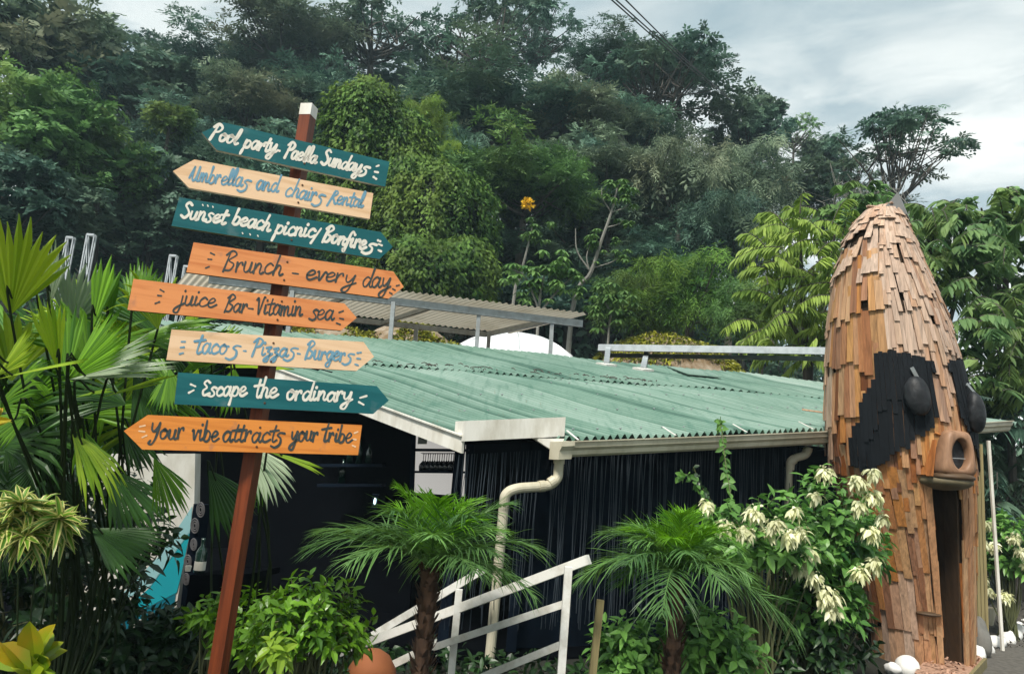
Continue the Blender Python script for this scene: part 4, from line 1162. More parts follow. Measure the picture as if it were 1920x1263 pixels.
for p_, y_a, y_b in ((OPEN0 - 1.5, 1040, 1250), (OPEN0 - 1.0, 905, 1175), (OPEN1 + 4, 880, 1030), (OPEN1 + 3, 1000, 1245), (OPEN1 + 12, 890, 1240), (OPEN1 + 20, 1010, 1245)):
    plank(g, y_a, y_b, p_ - 3, p_ + 3, .02, .03, .018, ar.uniform(.3, .9), .3)
obj('door_jamb_boards', g, M['shingle'], arch)
# eye patches: black shingles, mirrored about the face
for side_ in (-1, 1):
    g = Geo()
    for k in range(-9, 30):
        p0 = -62 + k * 3.6; pm = p0 + 1.7
        ys_ = []
        for y in np.arange(690, 902, 3.0):
            x = proj(AS(y, pm))[0]
            if in_poly(x, y, PATCH): ys_.append(y)
        if not ys_: continue
        y_lo, y_hi = min(ys_) + ar.uniform(-6, 2), max(ys_) + ar.uniform(-6, 6)
        y = y_lo
        while y < y_hi - 4:
            ye = min(y_hi, y + ar.uniform(60, 110))
            a0, a1 = (p0, p0 + 3.45) if side_ < 0 else (2 * FACE - p0 - 3.45, 2 * FACE - p0)
            plank(g, y - 10, ye, a0, a1, .034, .042, .008, ar.random(), 0)
            y = ye
    obj('eye_patch', g, M['black_shingle'], arch)
M['black_stone'] = mat_plain('black_stone', (.010, .011, .013), .5, spot=(.045, .048, .053), scale=10, amount=.8, bump=1.0, detail=9, spec=.3)
for psi_e, y_e, rx, rz in ((PSI_L, 757, .115, .19), (PSI_R, 775, .095, .20)):
    c = AS(y_e, psi_e, .075); nn = r_h * math.sin(R(psi_e)) + t_h * math.cos(R(psi_e)); ss = np.cross(UPZ, nn)
    g = Geo(); g.blob(c, rx, .085, rz, 22, 16, .025, 3, axes=np.array((ss, nn, nrm(UPZ - .1 * ss)))); eye = obj('eye_stone', g, M['black_stone'], arch, smooth=True)
    g = Geo(); top_ = AS(y_e - 50, psi_e - 1, .06); g.bar(top_, c + UPZ * (rz * .93), .035, .012, up=nn); obj('strap', g, M['steel'], eye)
# nose block with a round opening, lower jaw
nc = AS(850, FACE, .02)
M['nose_wood'] = mat_wood('nose_wood', [(0, (.24, .11, .055)), (1, (.34, .17, .085))], grain=(9, 9, 3), rough=.5, weather=(.42, .29, .2), gdepth=.5)
def sq(a, rx, rz, e): 
    ca, sa = math.cos(a), math.sin(a)
    return np.sign(ca) * abs(ca) ** e * rx, np.sign(sa) * abs(sa) ** e * rz
NA = 40
al = np.linspace(0, 2 * math.pi, NA, endpoint=False)
def loop(dep, rx, rz, e, taper=0.0, dz=0.0):
    out = []
    for a in al:
        x, z = sq(a, rx, rz, e)
        x *= 1 + taper * (-z / max(rz, .01))
        out.append(nc + f_h * dep + l_h * x + UPZ * (z + dz))
    return out
g = Geo()
L_ = [loop(-.30, .165, .215, .38, .20), loop(.06, .165, .215, .38, .20), loop(.11, .158, .205, .38, .20), loop(.13, .142, .185, .55, .16), loop(.135, .118, .160, .9, .08, -.01), loop(.128, .104, .148, 1, .05, -.01), loop(.10, .098, .142, 1, .05, -.01), loop(-.02, .094, .136, 1, .05, -.01)]
g.grid(np.array(L_), .5, .3, wrap=True)
nose = obj('nose_block', g, M['nose_wood'], arch, smooth=True)
g = Geo(); g.add(loop(.055, .097, .141, 1, .05, -.01), [list(range(NA))]); obj('nostril_shade', g, M['black_stone'], nose)  # black disc set into the hole to paint its inner shade
g = Geo(); g.tube([nc + f_h * .075 - l_h * .09 - UPZ * .05, nc + f_h * .075 + l_h * .09 - UPZ * .045], .004, 6); obj('cross_bar', g, M['galv'], nose)
M['lip'] = mat_wood('lip_wood', [(0, (.06, .035, .02)), (1, (.12, .075, .04))], grain=(8, 8, 3), rough=.55)
g = Geo(); g.blob(nc - UPZ * .225 + f_h * .0, .21, .19, .055, 24, 10, 0, axes=np.array((l_h, f_h, UPZ))); obj('upper_lip', g, M['lip'], arch, smooth=True)
M['jaw'] = mat_plain('jaw_wood', (.17, .135, .075), .7, spot=(.08, .07, .04), scale=6, amount=.8)
g = Geo(); jc = nc - UPZ * .265 - f_h * .10; g.blob(jc, .24, .27, .085, 26, 12, .0, axes=np.array((l_h, f_h, UPZ))); obj('lower_jaw', g, M['jaw'], arch, smooth=True)
# snout planks running from the brow to the nose
g = Geo()
for k in range(5):
    x_ = -.14 + k * .07
    a = nc + l_h * x_ * .95 + UPZ * (.30 - .02 * abs(k - 2)) - f_h * .10
    b = nc + l_h * (x_ * 1.1) + UPZ * .16 + f_h * .03
    g.bar(a, b, .08, .014, up=f_h, rnd=ar.uniform(.4, .9))
for k in range(4):
    a = nc - l_h * .195 + UPZ * (.20 - .03 * k) - f_h * (.22 - .075 * k); b = a - UPZ * (.40 - .02 * k) - l_h * .05
    g.bar(a, b, .075, .014, up=l_h, rnd=ar.uniform(.3, .8))
for k in range(4):
    a = nc + l_h * .16 + UPZ * .20 - f_h * (.22 - .075 * k); b = a - UPZ * .40 + l_h * .05
    g.bar(a, b, .075, .014, up=l_h, rnd=ar.uniform(.3, .8))
obj('snout_boards', g, M['shingle'], arch)
# fin on the crown, little ledge on the leg, one loose shingle on the flank
M['fin'] = mat_plain('grey_fin', (.24, .245, .245), .8, spot=(.14, .14, .14), scale=6, amount=.8)
g = Geo(); g.prism([P(1656, 392, AD - .12), P(1683, 360, AD - .12), P(1701, 402, AD - .12)], t_h * -.22 + r_h * .03); obj('crown_fin', g, M['fin'], arch)
g = Geo(); q = AS(1136, 9, .05); g.blob(q, .115, .07, .022, 16, 8, 0, axes=np.array((r_h, t_h, nrm(UPZ + .12 * r_h)))); obj('ledge', g, M['lip'], arch, smooth=True)
g = Geo(); q = AS(776, -88, .05); g.box(q - r_h * .09 + t_h * .05, r_h * .10 - UPZ * .012, t_h * .03, UPZ * .007, .7, .6); obj('loose_shingle', g, M['shingle'], arch)
# wood-chip bed at the doorway, with its edging board
M['chips'] = mat_plain('wood_chips', (.48, .29, .20), .9, spot=(.22, .11, .065), scale=30, amount=.9, bump=1.0)
bed = thing('wood_chip_bed', 'low bed of pinkish wood chips with board edging at the doorway', 'planting bed', ground_hit(1790, 1250))
bp_ = [ground_hit(1715, 1275), ground_hit(1757, 1222), ground_hit(1810, 1218), ground_hit(1848, 1252), ground_hit(1790, 1320)]
g = Geo(); g.prism([q + UPZ * .07 for q in bp_], UPZ * -.07, .5)
cr_ = np.random.default_rng(4)
bp3 = np.array(bp_); N = 420
wts = cr_.dirichlet(np.ones(5) * .6, N); pos = wts @ bp3 + np.array((0, 0, .072)); pos[:, 2] += cr_.uniform(0, .02, N)
g.blades(pos, nrm(np.stack([cr_.normal(size=N), cr_.normal(size=N), cr_.uniform(-.1, .4, N)], -1)), np.array((0, 0, 1.0)), cr_.uniform(.02, .06, N), cr_.uniform(.012, .028, N), 0, prof=((0, .8), (1, .7)), mid=False)
obj('chips', g, M['chips'], bed)
g = Geo(); g.bar(bp_[3] + UPZ * .05, bp_[4] + UPZ * .05, .03, .1); obj('edging_board', g, M['stake'], bed)
M['stone_white'] = mat_plain('whitewashed_stone', (.80, .79, .76), .75, spot=(.42, .41, .38), scale=6, amount=.55, bump=.5)
M['stone_grey'] = mat_plain('grey_stone', (.20, .19, .17), .85, spot=(.09, .09, .08), scale=6, amount=.9, bump=.8)
def stone(px, py, rx, ry, rz, seed, lab, mat='stone_white', grp='whitewashed stones edging the bed'):
    c = ground_hit(px, py); g = Geo(); a = seed * 1.3
    ax_ = np.array(((math.cos(a), math.sin(a), .1), (-math.sin(a), math.cos(a), .1), (0, 0, 1)))
    g.blob(c + UPZ * rz * .7, rx, ry, rz, 16, 11, .17, seed, axes=ax_); obj('stone', g, M[mat], smooth=True, label=lab, cat='stone', group=grp)
SX = [(1700, 1262, .11, .09, .09, 'largest whitewashed stone at the foot of the shingled leg'), (1676, 1264, .08, .07, .06, 'smaller whitewashed stone left of the large one at the shingled leg'),
      (1832, 1238, .10, .08, .09, 'whitewashed stone between the chip bed and the grey boulder')]
for i, (x, y, a, b, c_, lab) in enumerate(SX): stone(x, y, a, b, c_, i + 1, lab)
edge = [(1850, 1222), (1862, 1213), (1876, 1212), (1890, 1206), (1903, 1199), (1916, 1193), (1930, 1188), (1946, 1184), (1962, 1180)]
ORD = ('first', 'second', 'third', 'fourth', 'fifth', 'sixth', 'seventh', 'eighth', 'ninth')
ROWLAB = [f'{o_} whitewashed stone from the grey boulder in the row edging the flower bed' for o_ in ORD]
for i, (x, y) in enumerate(edge):
    stone(x, y, .085 + .02 * (i % 3), .07, .075 + .012 * (i % 2), 11 + i, ROWLAB[i])
for i, (x, y) in enumerate([(1912, 1172), (1906, 1180), (1922, 1166)]):
    stone(x, y, .05, .045, .03, 31 + i, 'small white stone lying loose in the dark flower bed', grp='small loose white stones')
stone(1838, 1232, .13, .12, .24, 51, 'grey boulder leaning beside the right leg of the archway', 'stone_grey', None)
g = Geo(); q = ground_hit(1845, 1172); g.lathe(q, [(0, 0), (.11, 0), (.16, .25), (.155, .25), (.10, .02), (0, .02)], 20)
obj('plant_pot', g, M['cream_pvc'], label='cream plant pot under the flowering shrub right of the archway', cat='plant pot')
# flower bed soil right of the archway
g = Geo(); pb = [ground_hit(x, y) for x, y in ((1840, 1232), (1880, 1212), (1960, 1184), (2080, 1150), (2080, 1090), (1900, 1110), (1830, 1150))]
g.add([q + UPZ * .02 for q in pb], [list(range(len(pb)))]); obj('soil_bed', g, M['soil'], kind='structure')
# ------------------------------------------------------------------ near planting
pr_ = np.random.default_rng(77)
M['fan_green'] = mat_leaf('fan_palm_leaf', (.05, .165, .014), (.19, .40, .03), .40, .38, spec=.4, tr_col=(1.3, 1.15, .5))
M['fan_yellow'] = mat_leaf('fan_palm_leaf_yellow', (.17, .32, .012), (.40, .56, .04), .42, .38, spec=.4, tr_col=(1.3, 1.1, .4))
M['fan_pale'] = mat_leaf('fan_palm_leaf_pale', (.20, .29, .17), (.42, .50, .34), .3, .3, spec=.6)
M['fan_dark'] = mat_leaf('fan_palm_leaf_dark', (.012, .045, .008), (.035, .105, .014), .2, .42, spec=.4)  # darker copy of the fan leaf, with the plants' inner shade in its colour
M['dry_leaf'] = mat_leaf('dry_leaf', (.30, .16, .04), (.45, .26, .07), .2)
def fan(g, hub, axis, normal, Rl, spread, nseg, split=.74, droop=.15, pleat=.05, cup=.25, seed=0, stalk=None, narrow=.85):
    """Pleated fan leaf: segments joined near the hub, free and tapering towards the drooping tips."""
    r_ = np.random.default_rng(seed)
    ax_ = nrm(axis); nn = nrm(normal - ax_ * np.dot(normal, ax_)); sd = np.cross(ax_, nn)
    am = np.linspace(-spread, spread, nseg + 1)
    rs = np.array([.02, .2, .4, split, split + (1 - split) * .45, split + (1 - split) * .8, 1.0])
    for k in range(nseg):
        mid_ = (am[k] + am[k + 1]) / 2; h = (am[k + 1] - am[k]) / 2
        lf = Rl * (1 - .22 * (mid_ / max(spread, 1)) ** 2) * r_.uniform(.9, 1.06)
        sp_ = droop * r_.uniform(.6, 1.7); tw = r_.normal(0, .02)
        v = []
        for r0 in rs:
            f_ = max(0, (r0 - split) / (1 - split))
            hw = h * (1 - f_ ** 1.15 * .97) * (1 - (1 - narrow) * min(1, f_ * 3))
            for j, a in enumerate((mid_ - hw, mid_, mid_ + hw)):
                a_ = R(a + tw * 60 * f_)
                p = hub + (ax_ * math.cos(a_) + sd * math.sin(a_)) * (lf * r0)
                p = p + nn * ((pleat * (1 if j == 1 else -1) * r0 * R(2 * h) * lf * 2.2) - cup * abs(math.sin(a_)) ** 2 * lf * r0)
                p = p - UPZ * (sp_ * lf * (r0 ** 3))
                v.append(p)
        v = np.array(v).reshape(-1, 3, 3)
        g.grid(v, np.clip(r_.normal(.45, .22), 0, 1))
    if stalk is not None:
        s_ = np.asarray(stalk, float)
        m_ = (s_ + hub) / 2 + UPZ * .12 * np.linalg.norm(hub - s_) - ax_ * .03
        g.tube(catmull([s_, m_, hub, hub + ax_ * Rl * .12], 6), np.linspace(.007, .0045, 19), 6, rnd=.0)
TOC = np.array((0, -1.0, .12))
palmL = thing('fan_palm', 'big lush fan palm with broad pleated leaves filling the left edge', 'palm', P(90, 1420, 3.9) * np.array((1, 1, 0)))
palmB = thing('fan_palm', 'fan palm with drooping fingered leaves growing just behind the signpost boards', 'palm', P(400, 1350, 4.4) * np.array((1, 1, 0)))
baseL, baseB = WL[palmL.name] + UPZ * .35, WL[palmB.name] + UPZ * .4
FR = [  # hub px, tip px, depth, spread, segments, material, normal tilt (x, z), droop, palm
 ((20, 590), (40, 395), 3.5, 38, 13, 'fan_yellow', (.3, .1), .03, 0), ((-40, 600), (-20, 430), 3.6, 36, 12, 'fan_green', (.4, .1), .03, 0),
 ((92, 575), (104, 452), 3.9, 22, 9, 'fan_pale', (-.3, .1), .02, 0), ((132, 620), (150, 480), 4.0, 34, 12, 'fan_pale', (.2, .3), .08, 0),
 ((172, 620), (208, 478), 3.7, 13, 5, 'fan_green', (.5, .0), .02, 0), ((203, 622), (212, 490), 3.8, 9, 4, 'fan_green', (.5, .1), .02, 0), ((70, 560), (60, 440), 3.7, 12, 5, 'fan_yellow', (.3, .1), .05, 0),
 ((246, 590), (272, 482), 3.7, 30, 11, 'fan_green', (-.2, .1), .02, 0), ((300, 600), (330, 520), 3.9, 34, 11, 'fan_yellow', (-.2, .3), .06, 0),
 ((126, 712), (232, 592), 3.3, 34, 20, 'fan_green', (-.25, .35), .02, 0), ((128, 711), (292, 640), 3.3, 17, 11, 'fan_pale', (-.1, .6), .04, 0), ((126, 712), (332, 672), 3.25, 12, 8, 'fan_pale', (.0, .9), .05, 0),
 ((-6, 705), (66, 622), 3.2, 30, 14, 'fan_yellow', (-.3, .3), .02, 0), ((112, 700), (84, 548), 3.4, 14, 7, 'fan_yellow', (.5, .1), .02, 0), ((125, 712), (118, 560), 3.45, 18, 9, 'fan_green', (.3, .1), .02, 0),
 ((-10, 712), (172, 664), 3.15, 3.2, 2, 'fan_yellow', (.0, .8), .05, 0), ((190, 745), (330, 700), 3.4, 5, 3, 'fan_yellow', (.0, .7), .02, 0), ((140, 745), (225, 722), 3.4, 7, 3, 'fan_yellow', (.0, .6), .15, 0),
 ((340, 700), (452, 610), 4.1, 26, 13, 'fan_green', (-.2, .5), .10, 1), ((420, 690), (600, 635), 4.6, 20, 10, 'fan_yellow', (-.1, .8), .06, 1),
 ((318, 690), (310, 775), 3.7, 34, 14, 'fan_green', (.0, .2), .02, 1), ((372, 690), (345, 760), 3.8, 30, 12, 'fan_yellow', (.0, .3), .02, 1), ((440, 690), (420, 780), 4.0, 40, 14, 'fan_green', (.0, .4), .02, 1),
 ((135, 812), (222, 905), 3.4, 24, 12, 'fan_yellow', (.3, .5), .22, 0), ((150, 800), (180, 890), 3.45, 26, 10, 'fan_green', (.2, .4), .15, 0),
 ((288, 858), (340, 962), 3.6, 27, 13, 'fan_green', (-.2, .4), .10, 1), ((465, 835), (532, 925), 3.9, 32, 14, 'fan_pale', (-.2, .4), .18, 1), ((480, 850), (475, 940), 4.0, 25, 10, 'fan_green', (-.1, .3), .1, 1), ((500, 846), (615, 878), 3.8, 7, 4, 'fan_yellow', (.0, .8), .06, 1),
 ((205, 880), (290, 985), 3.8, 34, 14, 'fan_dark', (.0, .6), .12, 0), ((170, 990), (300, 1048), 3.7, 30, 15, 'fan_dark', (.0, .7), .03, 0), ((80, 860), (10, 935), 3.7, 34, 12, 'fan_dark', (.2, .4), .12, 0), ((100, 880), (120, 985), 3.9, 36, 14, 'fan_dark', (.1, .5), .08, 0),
 ((60, 770), (-40, 820), 3.6, 34, 12, 'fan_green', (.2, .5), .1, 0), ((230, 800), (300, 870), 3.9, 34, 13, 'fan_dark', (.0, .6), .1, 0), ((330, 800), (420, 800), 4.2, 36, 14, 'fan_green', (.0, .6), .12, 1), ((250, 700), (320, 800), 4.1, 32, 13, 'fan_dark', (.0, .5), .1, 1),
 ((390, 880), (470, 990), 4.3, 30, 12, 'fan_dark', (.0, .6), .1, 1),
]
fr_r = np.random.default_rng(31)
FR += [((395, 668), (455, 608), 4.3, 36, 14, 'fan_yellow', (-.2, .6), .08, 1), ((360, 650), (350, 590), 4.2, 36, 14, 'fan_green', (.1, .4), .05, 1), ((330, 620), (390, 560), 4.4, 30, 12, 'fan_yellow', (-.2, .5), .1, 1)]
for k in range(112):     # deeper leaves inside both plants, many with shade put into a darker colour
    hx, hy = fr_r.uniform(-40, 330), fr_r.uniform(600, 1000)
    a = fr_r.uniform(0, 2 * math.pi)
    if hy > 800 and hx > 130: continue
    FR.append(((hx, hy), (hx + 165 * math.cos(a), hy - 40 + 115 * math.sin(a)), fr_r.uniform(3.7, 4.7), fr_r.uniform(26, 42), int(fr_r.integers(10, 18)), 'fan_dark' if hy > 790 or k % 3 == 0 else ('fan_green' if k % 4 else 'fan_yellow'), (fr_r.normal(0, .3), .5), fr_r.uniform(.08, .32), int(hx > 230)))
STK = [Geo(), Geo()]
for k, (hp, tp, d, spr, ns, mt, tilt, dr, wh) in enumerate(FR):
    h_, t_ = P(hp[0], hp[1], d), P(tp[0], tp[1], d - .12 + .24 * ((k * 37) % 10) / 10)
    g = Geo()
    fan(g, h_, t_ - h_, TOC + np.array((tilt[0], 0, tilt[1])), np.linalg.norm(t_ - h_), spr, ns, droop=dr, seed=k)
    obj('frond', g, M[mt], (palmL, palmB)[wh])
    if k > 40 or (wh == 1 and hp[0] < 380): continue
    s_ = h_ * .35 + (baseL, baseB)[wh] * .65 + np.array((0, .3, -.1)) + fr_r.normal(0, .08, 3)
    STK[wh].tube(catmull([(baseL, baseB)[wh] - UPZ * .3, s_, h_, h_ + nrm(t_ - h_) * .08], 5), np.linspace(.009, .0045, 16), 5)
M['dark_stalk'] = mat_plain('dark_stalk', (.018, .030, .010), .6, scale=8, spec=.2)
for wh in (0, 1): obj('stalks', STK[wh], M['dark_stalk'], (palmL, palmB)[wh])

# pygmy date palms -------------------------------------------------
M['date_leaf'] = mat_leaf('date_palm_leaf', (.035, .11, .03), (.15, .30, .085), .35, .4, spec=.5, tr_col=(1.2, 1.1, .5))
M['date_young'] = mat_leaf('date_palm_young_leaf', (.06, .19, .01), (.15, .34, .02), .45, .4, tr_col=(1.3, 1.2, .4))
M['date_trunk'] = mat_plain('date_trunk', (.085, .045, .025), .95, spot=(.03, .016, .010), scale=9, amount=.9, bump=1.0, detail=9)
def date_palm(lab, crown, trunk_r, nf, Rf, seed, droop=.75, heroes=()):
    r_ = np.random.default_rng(seed)
    base = crown * np.array((1, 1, 0))
    root = thing('dwarf_date_palm', lab, 'palm', base)
    g = Geo()
    zz = np.linspace(-.1, crown[2] - .02, 26)
    prof_ = [(trunk_r * (1.05 + .12 * (i % 2) + (.35 if z > crown[2] - .35 else 0) * (1 - (crown[2] - z) / .35)), z) for i, z in enumerate(zz)]
    g.lathe(base, prof_, 16)
    N = 240; ph = r_.uniform(0, 2 * math.pi, N); z = r_.uniform(.0, crown[2] - .03, N)
    out = np.stack([np.cos(ph), np.sin(ph), np.zeros(N)], -1)
    g.blades(base + out * trunk_r * .95 + z[:, None] * UPZ, nrm(out * .55 + UPZ * .8 + r_.normal(0, .12, (N, 3))), out, r_.uniform(.04, .09, N), r_.uniform(.022, .038, N), -.1, prof=((0, 1), (.6, .8), (1, .3)), rnd=r_.uniform(0, 1, N))
    obj('trunk', g, M['date_trunk'], root)
    specs = []
    for k in range(nf):
        az = k * 2.39996 + r_.normal(0, .15); el = 1.48 - 1.12 * ((k + .5) / nf) ** .9 + r_.normal(0, .08)
        specs.append((az, el, Rf * r_.uniform(.85, 1.12) * (.72 + .28 * math.cos(el)), droop * r_.uniform(.8, 1.25)))
    for k, (az, el, L, dr) in enumerate(specs):
        d0 = np.array((math.cos(az) * math.cos(el), math.sin(az) * math.cos(el), math.sin(el)))
        tt = np.linspace(0, 1, 22)
        hor = nrm(d0 * np.array((1, 1, 0)) + 1e-6)
        pts = crown + d0 * L * tt[:, None] - UPZ * (dr * L * .8 * tt ** 2.1)[:, None] * (.45 + .55 * math.cos(el)) + hor * (.12 * L * tt ** 2)[:, None] * math.sin(max(el, 0))
        g = Geo(); g.tube(pts, np.linspace(.0075, .0018, 22), 5, rnd=.75)
        M_ = 34
        t_ = np.repeat(np.linspace(.12, .99, M_), 2); side_ = np.tile([-1, 1], M_)
        idx = t_ * 21; i0 = np.clip(idx.astype(int), 0, 20); f_ = (idx - i0)[:, None]
        bp = pts[i0] * (1 - f_) + pts[i0 + 1] * f_
        tg = nrm(pts[i0 + 1] - pts[i0])
        sd = nrm(np.cross(tg, UPZ) + 1e-5); up = np.cross(sd, tg)
        dl = nrm(tg * (.85 + .35 * t_[:, None]) + sd * side_[:, None] * .75 + up * (.22 - .1 * t_[:, None]) + r_.normal(0, .17, (2 * M_, 3)))
        ln = .29 * (np.sin(np.clip(t_ * .92 + .10, 0, 1) * math.pi) ** .55 + .12) * (L / .75) * r_.uniform(.85, 1.1, 2 * M_)
        g.blades(bp, dl, up, ln, .0098, r_.uniform(.1, .6, 2 * M_), prof=((0, .7), (.35, 1), (.75, .6), (1, .04)), fold=.5, rnd=np.clip(r_.normal(.5, .2) + r_.normal(0, .12, 2 * M_), 0, 1))
        obj('frond', g, M['date_young'] if el > 1.08 else M['date_leaf'], root)
    return root
date_palm('dwarf date palm in front of the handrail with arching feathery fronds', P(808, 1062, 4.15), .037, 28, .74, 5, .66)
date_palm('dwarf date palm before the string curtain, right of the wooden stake', P(1268, 1075, 4.9), .044, 29, .72, 9, .80)

# generic leafy shrub -------------------------------------------------
LEAFP = ((0, .08), (.2, .7), (.45, 1.0), (.75, .62), (1, .03))
def shrub(name, lab, cat, centre, rad, n_twig, leaf_l, leaf_w, mat, seed, per=10, base_z=0.0, stem_mat='stem', up_bias=.35, droop=.25, twig=.3, group=None, spread=.5, hollow=.35):
    r_ = np.random.default_rng(seed)
    base = np.array((centre[0], centre[1], base_z))
    root = thing(name, lab, cat, base, group)
    u = nrm(r_.normal(size=(n_twig, 3))); u[:, 2] = np.abs(u[:, 2]) * 1.1 - .35; u = nrm(u)
    rr = (hollow + (1 - hollow) * r_.random(n_twig) ** .5)[:, None]
    tip = centre + u * rr * np.asarray(rad)
    tip[:, 2] = np.maximum(tip[:, 2], base_z + .05)
    g = Geo(); lv = Geo()
    for k in range(n_twig):
        d = nrm(u[k] * .8 + UPZ * up_bias + r_.normal(0, .25, 3))
        st_ = tip[k] - d * twig
        if k % 3 == 0:
            g.tube(catmull([base + r_.normal(0, .05, 3) * np.array((1, 1, 0)), (base + st_) / 2 + r_.normal(0, .05, 3), st_, tip[k]], 4), np.linspace(.012, .003, 13), 5)
        n_ = per; t_ = np.linspace(.15, 1.0, n_)
        bp = st_ + d * twig * t_[:, None]
        ph = np.arange(n_) * 2.4 + r_.uniform(0, 6)
        s1 = nrm(np.cross(d, (0.3, .1, 1))); s2 = np.cross(d, s1)
        out = np.cos(ph)[:, None] * s1 + np.sin(ph)[:, None] * s2
        dl = nrm(out + d * (.25 + spread * t_[:, None] ** 2) + r_.normal(0, .15, (n_, 3)))
        nn = nrm(d + UPZ * .6 + r_.normal(0, .25, (n_, 3)))
        lv.blades(bp, dl, nn, leaf_l * r_.uniform(.65, 1.1, n_), leaf_w * r_.uniform(.75, 1.1, n_), droop * r_.uniform(.3, 1.6, n_), prof=LEAFP, fold=.3, rnd=np.clip(r_.normal(.45, .16) + .25 * (t_ - .4) + r_.normal(0, .1, n_), 0, 1))
    obj('stems', g, M[stem_mat], root)
    obj('foliage', lv, M[mat], root)
    return root
M['hedge_leaf'] = mat_leaf('hedge_leaf', (.03, .11, .01), (.20, .42, .03), .35, .32, spec=.55, tr_col=(1.25, 1.1, .4))
M['lime_leaf'] = mat_leaf('lime_leaf', (.14, .30, .015), (.33, .50, .05), .4, .4, tr_col=(1.2, 1.1, .4))
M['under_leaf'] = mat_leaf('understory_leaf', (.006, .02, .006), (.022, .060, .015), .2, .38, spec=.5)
M['mussa_leaf'] = mat_leaf('shrub_leaf', (.022, .095, .02), (.16, .34, .07), .33, .4, spec=.45)
M['bract'] = mat_leaf('cream_bract', (.50, .53, .24), (.80, .79, .52), .3, .5)
shrub('hedge_bush', 'glossy bright green hedge bush left of the handrail', 'bush', P(580, 1175, 4.2), (.37, .35, .30), 120, .085, .038, 'hedge_leaf', 3, per=9, twig=.16, hollow=.55)
shrub('hedge_bush', 'glossy green hedge bush right behind the foot of the signpost', 'bush', P(475, 1190, 4.6), (.35, .3, .36), 80, .085, .038, 'hedge_leaf', 13, per=9, twig=.17, hollow=.5)
shrub('hedge_bush', 'small sprig of green hedge leaves left of the signpost foot', 'bush', P(385, 1165, 4.6), (.16, .16, .22), 26, .075, .034, 'hedge_leaf', 14, per=8, twig=.15)
shrub('lime_shrub', 'small lime green shrub with broad drooping leaves in front of the hedge', 'shrub', P(520, 1215, 3.3), (.07, .07, .05), 9, .085, .042, 'lime_leaf', 4, per=6, twig=.06, droop=.6, up_bias=.6)
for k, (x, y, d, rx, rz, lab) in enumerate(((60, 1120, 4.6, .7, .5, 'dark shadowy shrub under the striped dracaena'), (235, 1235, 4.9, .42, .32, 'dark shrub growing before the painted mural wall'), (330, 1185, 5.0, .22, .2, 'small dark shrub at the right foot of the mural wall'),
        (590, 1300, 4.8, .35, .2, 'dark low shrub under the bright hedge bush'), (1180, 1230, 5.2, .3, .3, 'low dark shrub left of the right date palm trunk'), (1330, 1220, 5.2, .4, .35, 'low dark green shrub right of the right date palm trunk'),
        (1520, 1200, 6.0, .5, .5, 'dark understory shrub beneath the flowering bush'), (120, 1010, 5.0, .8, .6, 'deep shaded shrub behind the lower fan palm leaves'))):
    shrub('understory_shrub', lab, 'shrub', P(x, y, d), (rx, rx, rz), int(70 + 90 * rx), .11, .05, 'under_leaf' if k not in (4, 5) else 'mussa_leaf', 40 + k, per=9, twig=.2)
g = Geo(); fb = np.random.default_rng(6)
M['fan_stem'] = M['stem']
# flowering shrubs
def flowering(lab, centre, rad, n_twig, seed, blossoms):
    root = shrub('flowering_shrub', lab, 'shrub', centre, rad, n_twig, .125, .06, 'mussa_leaf', seed, per=8, twig=.22, droop=.35, hollow=.45)
    r_ = np.random.default_rng(seed + 1)
    for (x, y, d, s) in blossoms:
        s *= .66
        c = P(x, y, d); g = Geo(); N = int(46 * s + 16)
        u = nrm(r_.normal(size=(N, 3)) + np.array((0, -.25, .0)))
        bp = c + u * np.array((.062, .05, .05)) * s ** .6 * r_.uniform(.25, 1.25, (N, 1)) + UPZ * .02
        g.blades(bp, nrm(u * .6 - UPZ * .45 + r_.normal(0, .55, (N, 3))), nrm(u + UPZ * .4 + r_.normal(0, .4, (N, 3))), .058 * r_.uniform(.6, 1.15, N), .034 * r_.uniform(.7, 1.2, N), .6, prof=LEAFP, fold=.25, rnd=np.clip(r_.normal(.6, .25, N), 0, 1))
        obj('blossom_cluster', g, M['bract'], root)
    return root
flowering('tall shrub with cream blossoms against the left flank of the archway', P(1560, 1010, 6.2), (.50, .4, .62), 130, 61,
          [(1547, 890, 5.75, .9), (1608, 908, 5.7, 1.1), (1636, 890, 5.7, .8), (1640, 936, 5.7, 1.1), (1612, 950, 5.7, .7), (1655, 975, 5.75, .6), (1632, 1000, 5.7, 1.1), (1640, 1060, 5.7, 1.1), (1612, 1075, 5.65, 1.1), (1530, 935, 5.9, .7)])
flowering('cream blossomed shrub in front of the bar gutter end, right of the date palm', P(1430, 1015, 5.9), (.58, .45, .40), 120, 71,
          [(1325, 950, 5.4, .7), (1360, 990, 5.35, .9), (1400, 1000, 5.35, 1.1), (1415, 965, 5.35, 1.2), (1450, 985, 5.35, 1.0), (1480, 1010, 5.4, 1.1), (1500, 1000, 5.45, .9), (1520, 1040, 5.5, .7), (1490, 960, 5.4, .6)])
flowering('low flowering shrub with the largest cream cluster beside the shingled leg', P(1530, 1130, 6.0), (.42, .4, .36), 90, 81,
          [(1552, 1120, 5.5, 1.9), (1500, 1065, 5.55, 1.2), (1525, 1085, 5.5, .8), (1560, 1150, 5.5, .9), (1440, 1000, 5.6, .6)])
